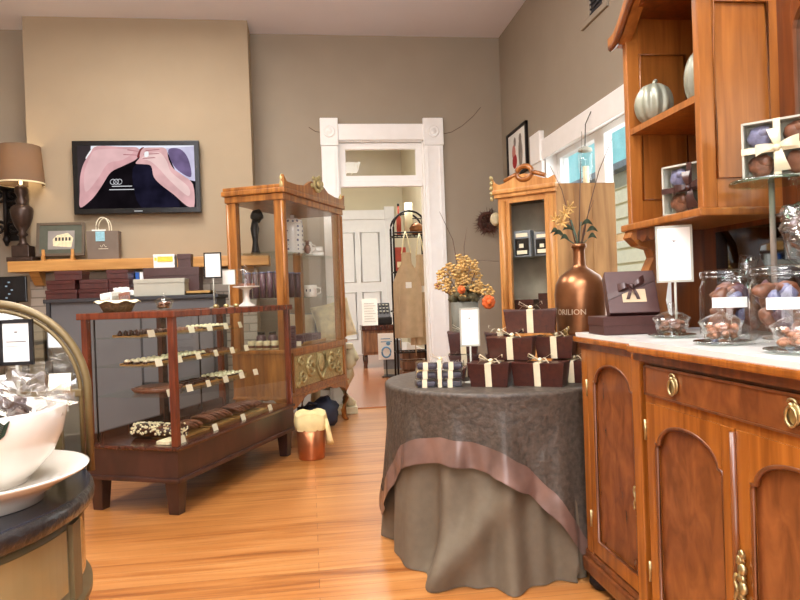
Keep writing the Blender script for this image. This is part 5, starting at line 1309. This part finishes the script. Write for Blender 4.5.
# ------------------------------------------------------------------ round display at the left
EC = Vector((-.89,1.41,0)); ER = .43
rc = thing('round_display_case', 'round olive display cabinet with black top and arched glass panel', 'display cabinet', EC)
MB().lathe([(ER-.02,.683),(ER,.695),(ER+.003,.71),(ER,.723),(ER-.006,.728)],n=96,cap=False).build('top_edge', M_bedge, rc)
MB().lathe([(ER-.005,.7),(ER-.006,.731)],n=96).build('black_top', M_black, rc)
MB().lathe([(ER-.018,0),(ER-.018,.5)],n=96).build('plinth', M_base, rc)
MB().lathe([(ER-.03,.5),(ER-.008,.505),(ER-.008,.52),(ER-.024,.535),(ER-.024,.684),(ER-.05,.685)],n=96,cap=False).build('body', M_olive, rc)
for a in range(0,360,45):
    MB().prism([((ER-.02)*math.cos(R_(a+t)),(ER-.02)*math.sin(R_(a+t))) for t in range(4,42,3)]+[((ER-.026)*math.cos(R_(a+t)),(ER-.026)*math.sin(R_(a+t))) for t in range(40,2,-3)],'z',.55,.67).build('glass_panel', G_panel, rc)
    MB().prism([((ER-.014)*math.cos(R_(a+t)),(ER-.014)*math.sin(R_(a+t))) for t in (-3,0,3)]+[((ER-.03)*math.cos(R_(a+t)),(ER-.03)*math.sin(R_(a+t))) for t in (3,0,-3)],'z',.52,.676).build('stile', M_olive, rc)
ax, ay, ar, az = -.73-EC.x, 1.645-EC.y, .222, .904
def arch_ring(r, zb, n=28): return [(ax-r,zb)]+[(ax-r*math.cos(PI*i/n), az+r*math.sin(PI*i/n)) for i in range(n+1)]+[(ax+r,zb)]
for k,(r,y,t) in enumerate(((ar-.009,0,.009),(ar-.024,-.003,.005))):
    MB().tube([(p[0],ay+y,p[1]) for p in arch_ring(r,.721)],t,10).build('arch_frame' if k==0 else 'arch_bead', M_gold, rc)
MB().prism(arch_ring(ar-.02,.722),'y',ay-.002,ay+.003).build('arch_pane', G_arch, rc)
MB().box((ax-ar+.02,ay-.012,.895),(ax+ar-.02,ay+.008,.912),.003).box((ax+.14,ay-.01,.722),(ax+.155,ay+.006,.9)).build('cross_bar', M_gold, rc)
sign('white script card in dark frame on a post behind the white bowl', (-.652,1.60,.7315), R_(-2), .072, .102, .245, M_iron, border=.008, marks='script')
inst('price_card', cardme, (-.575,1.628,.912), 'cream price card on the gold bar of the arched glass panel', 'card', None, (0,0,0))
pt_ = thing('serving_plate', 'large white plate under the white bowl on the round black top', 'plate', (-.645,1.37,.732))
MB().lathe([(.12,0),(.12,.012),(.16,.036),(.2,.056),(.203,.06),(.198,.061),(.15,.045),(.1,.038),(.0,.038)],n=64).build('plate_body', M_china, pt_)
wbw = thing('white_bowl', 'large white bowl of wrapped chocolates on the white plate', 'bowl', (-.645,1.37,.7705))
MB().lathe([(.095,0),(.098,.008),(.112,.018),(.14,.05),(.158,.09),(.168,.14),(.164,.143),(.154,.095),(.134,.055),(.09,.025)],n=64,cap=False).build('bowl_body', M_china, wbw)
eb = MB()
A0_ = math.atan2(-1.37,.645)+R_(15)
for i in range(8):
    a = A0_+.006*i; z = .106+.0032*i
    for s in (-1,1):
        rr_ = .1625+.0005*i
        P0 = Vector((rr_*math.cos(a),rr_*math.sin(a),z)); P1 = Vector(((rr_+.002)*math.cos(a+s*.05),(rr_+.002)*math.sin(a+s*.05),z+.007))
        eb.tube([P0,P1],.0013,4)
eb.build('sprig_emblem', M_green, wbw)
for i in range(16):
    a = random.uniform(0,2*PI); q = .10*math.sqrt(random.random())
    o = MB().ball((0,0,0),.036,10,7,(1.2,.9,.7),.4,i).build('wrapped_chocolate', M_choc, None, (-.645+q*math.cos(a),1.37+q*math.sin(a),.77+.105+.02*random.random()+.03*(1-q/.1)))
    o.rotation_euler = (random.uniform(0,3),random.uniform(0,3),0)
    tag(o, 'dark chocolate in the large white bowl', 'chocolate', 'chocolates in the white bowl')
for k,(dx,dy,s,seed,l) in enumerate(((.09,.0,.85,3,'slumping over the bowl rim towards the mahogany case'),(-.05,-.055,.8,8,'in the middle of the large white bowl'),(-.045,.08,.8,15,'at the back of the large white bowl'))):
    t = thing('cellophane_bag', 'crumpled clear cellophane bag of chocolates '+l, 'bag', (-.645+dx,1.37+dy,.77+.125))
    mb = MB(); mb.ball((0,0,.03),.07*s,26,18,(1.15,1,.75),.9,seed)
    for v in mb.bm.verts: v.co += Vector((noise.noise(v.co*45),noise.noise(v.co*45+Vector((7,0,0))),noise.noise(v.co*45+Vector((0,9,0)))))*.012
    for f in mb.bm.faces: f.smooth = False
    mb.build('cellophane', G_cello, t)
    if k==0:
        mb = MB(); mb.grid(lambda u,v: (.04+.05*u, (v-.5)*(.03+.06*u), .035+.02*math.sin(v*14)*u+.01*u), 10, 16, smooth=False); mb.build('gathered_end', G_cello, t)

# ------------------------------------------------------------------ lights
def area(name, loc, size, power, col=(1,1,1), rot=(0,0,0), sy=None):
    l = bpy.data.lights.new(name, 'AREA'); l.energy = power; l.color = col; l.size = size
    if sy: l.shape = 'RECTANGLE'; l.size_y = sy
    o = bpy.data.objects.new(name, l); COL.objects.link(o); o.location = loc; o.rotation_euler = rot; return o
area('ceiling_light', (-.6,2.6,3.62), 1.1, 95, (1,.95,.88))
area('ceiling_light', (-1.2,4.7,3.62), .9, 65, (1,.94,.86))
area('ceiling_light', (.5,.4,3.62), 1.1, 62, (1,.96,.9))
area('ceiling_fill', (-.7,-.3,2.5), 1.6, 300, (.92,.95,1), (PI,0,0))  # added fill without a fixture, aimed up to brighten the ceiling
area('front_window_light', (-.8,-2.2,1.9), 3.2, 115, (.98,.98,1), (R_(90),0,0), 2.2)
area('hall_light', (.9,9.0,3.9), 1.6, 205, (1,.98,.95))
area('window_light', (2.6,4.3,1.7), 1.6, 30, (.95,.98,1), (0,R_(90),0), 1.2)
sl = bpy.data.lights.new('sun', 'SUN'); sl.energy = 3.5; so = bpy.data.objects.new('sun', sl); COL.objects.link(so); so.rotation_euler = (R_(10),R_(-35),0)
wd = bpy.data.worlds.new('world'); S.world = wd; wd.use_nodes = True
bgn = wd.node_tree.nodes.get('Background') or wd.node_tree.nodes.new('ShaderNodeBackground')
bgn.inputs[0].default_value = (.75,.85,1,1); bgn.inputs[1].default_value = .9
S.view_settings.view_transform = 'Standard'
S.view_settings.look = 'None'; S.view_settings.exposure = 0.0
S.cycles.max_bounces = 10; S.cycles.transparent_max_bounces = 24; S.cycles.caustics_reflective = False; S.cycles.caustics_refractive = False
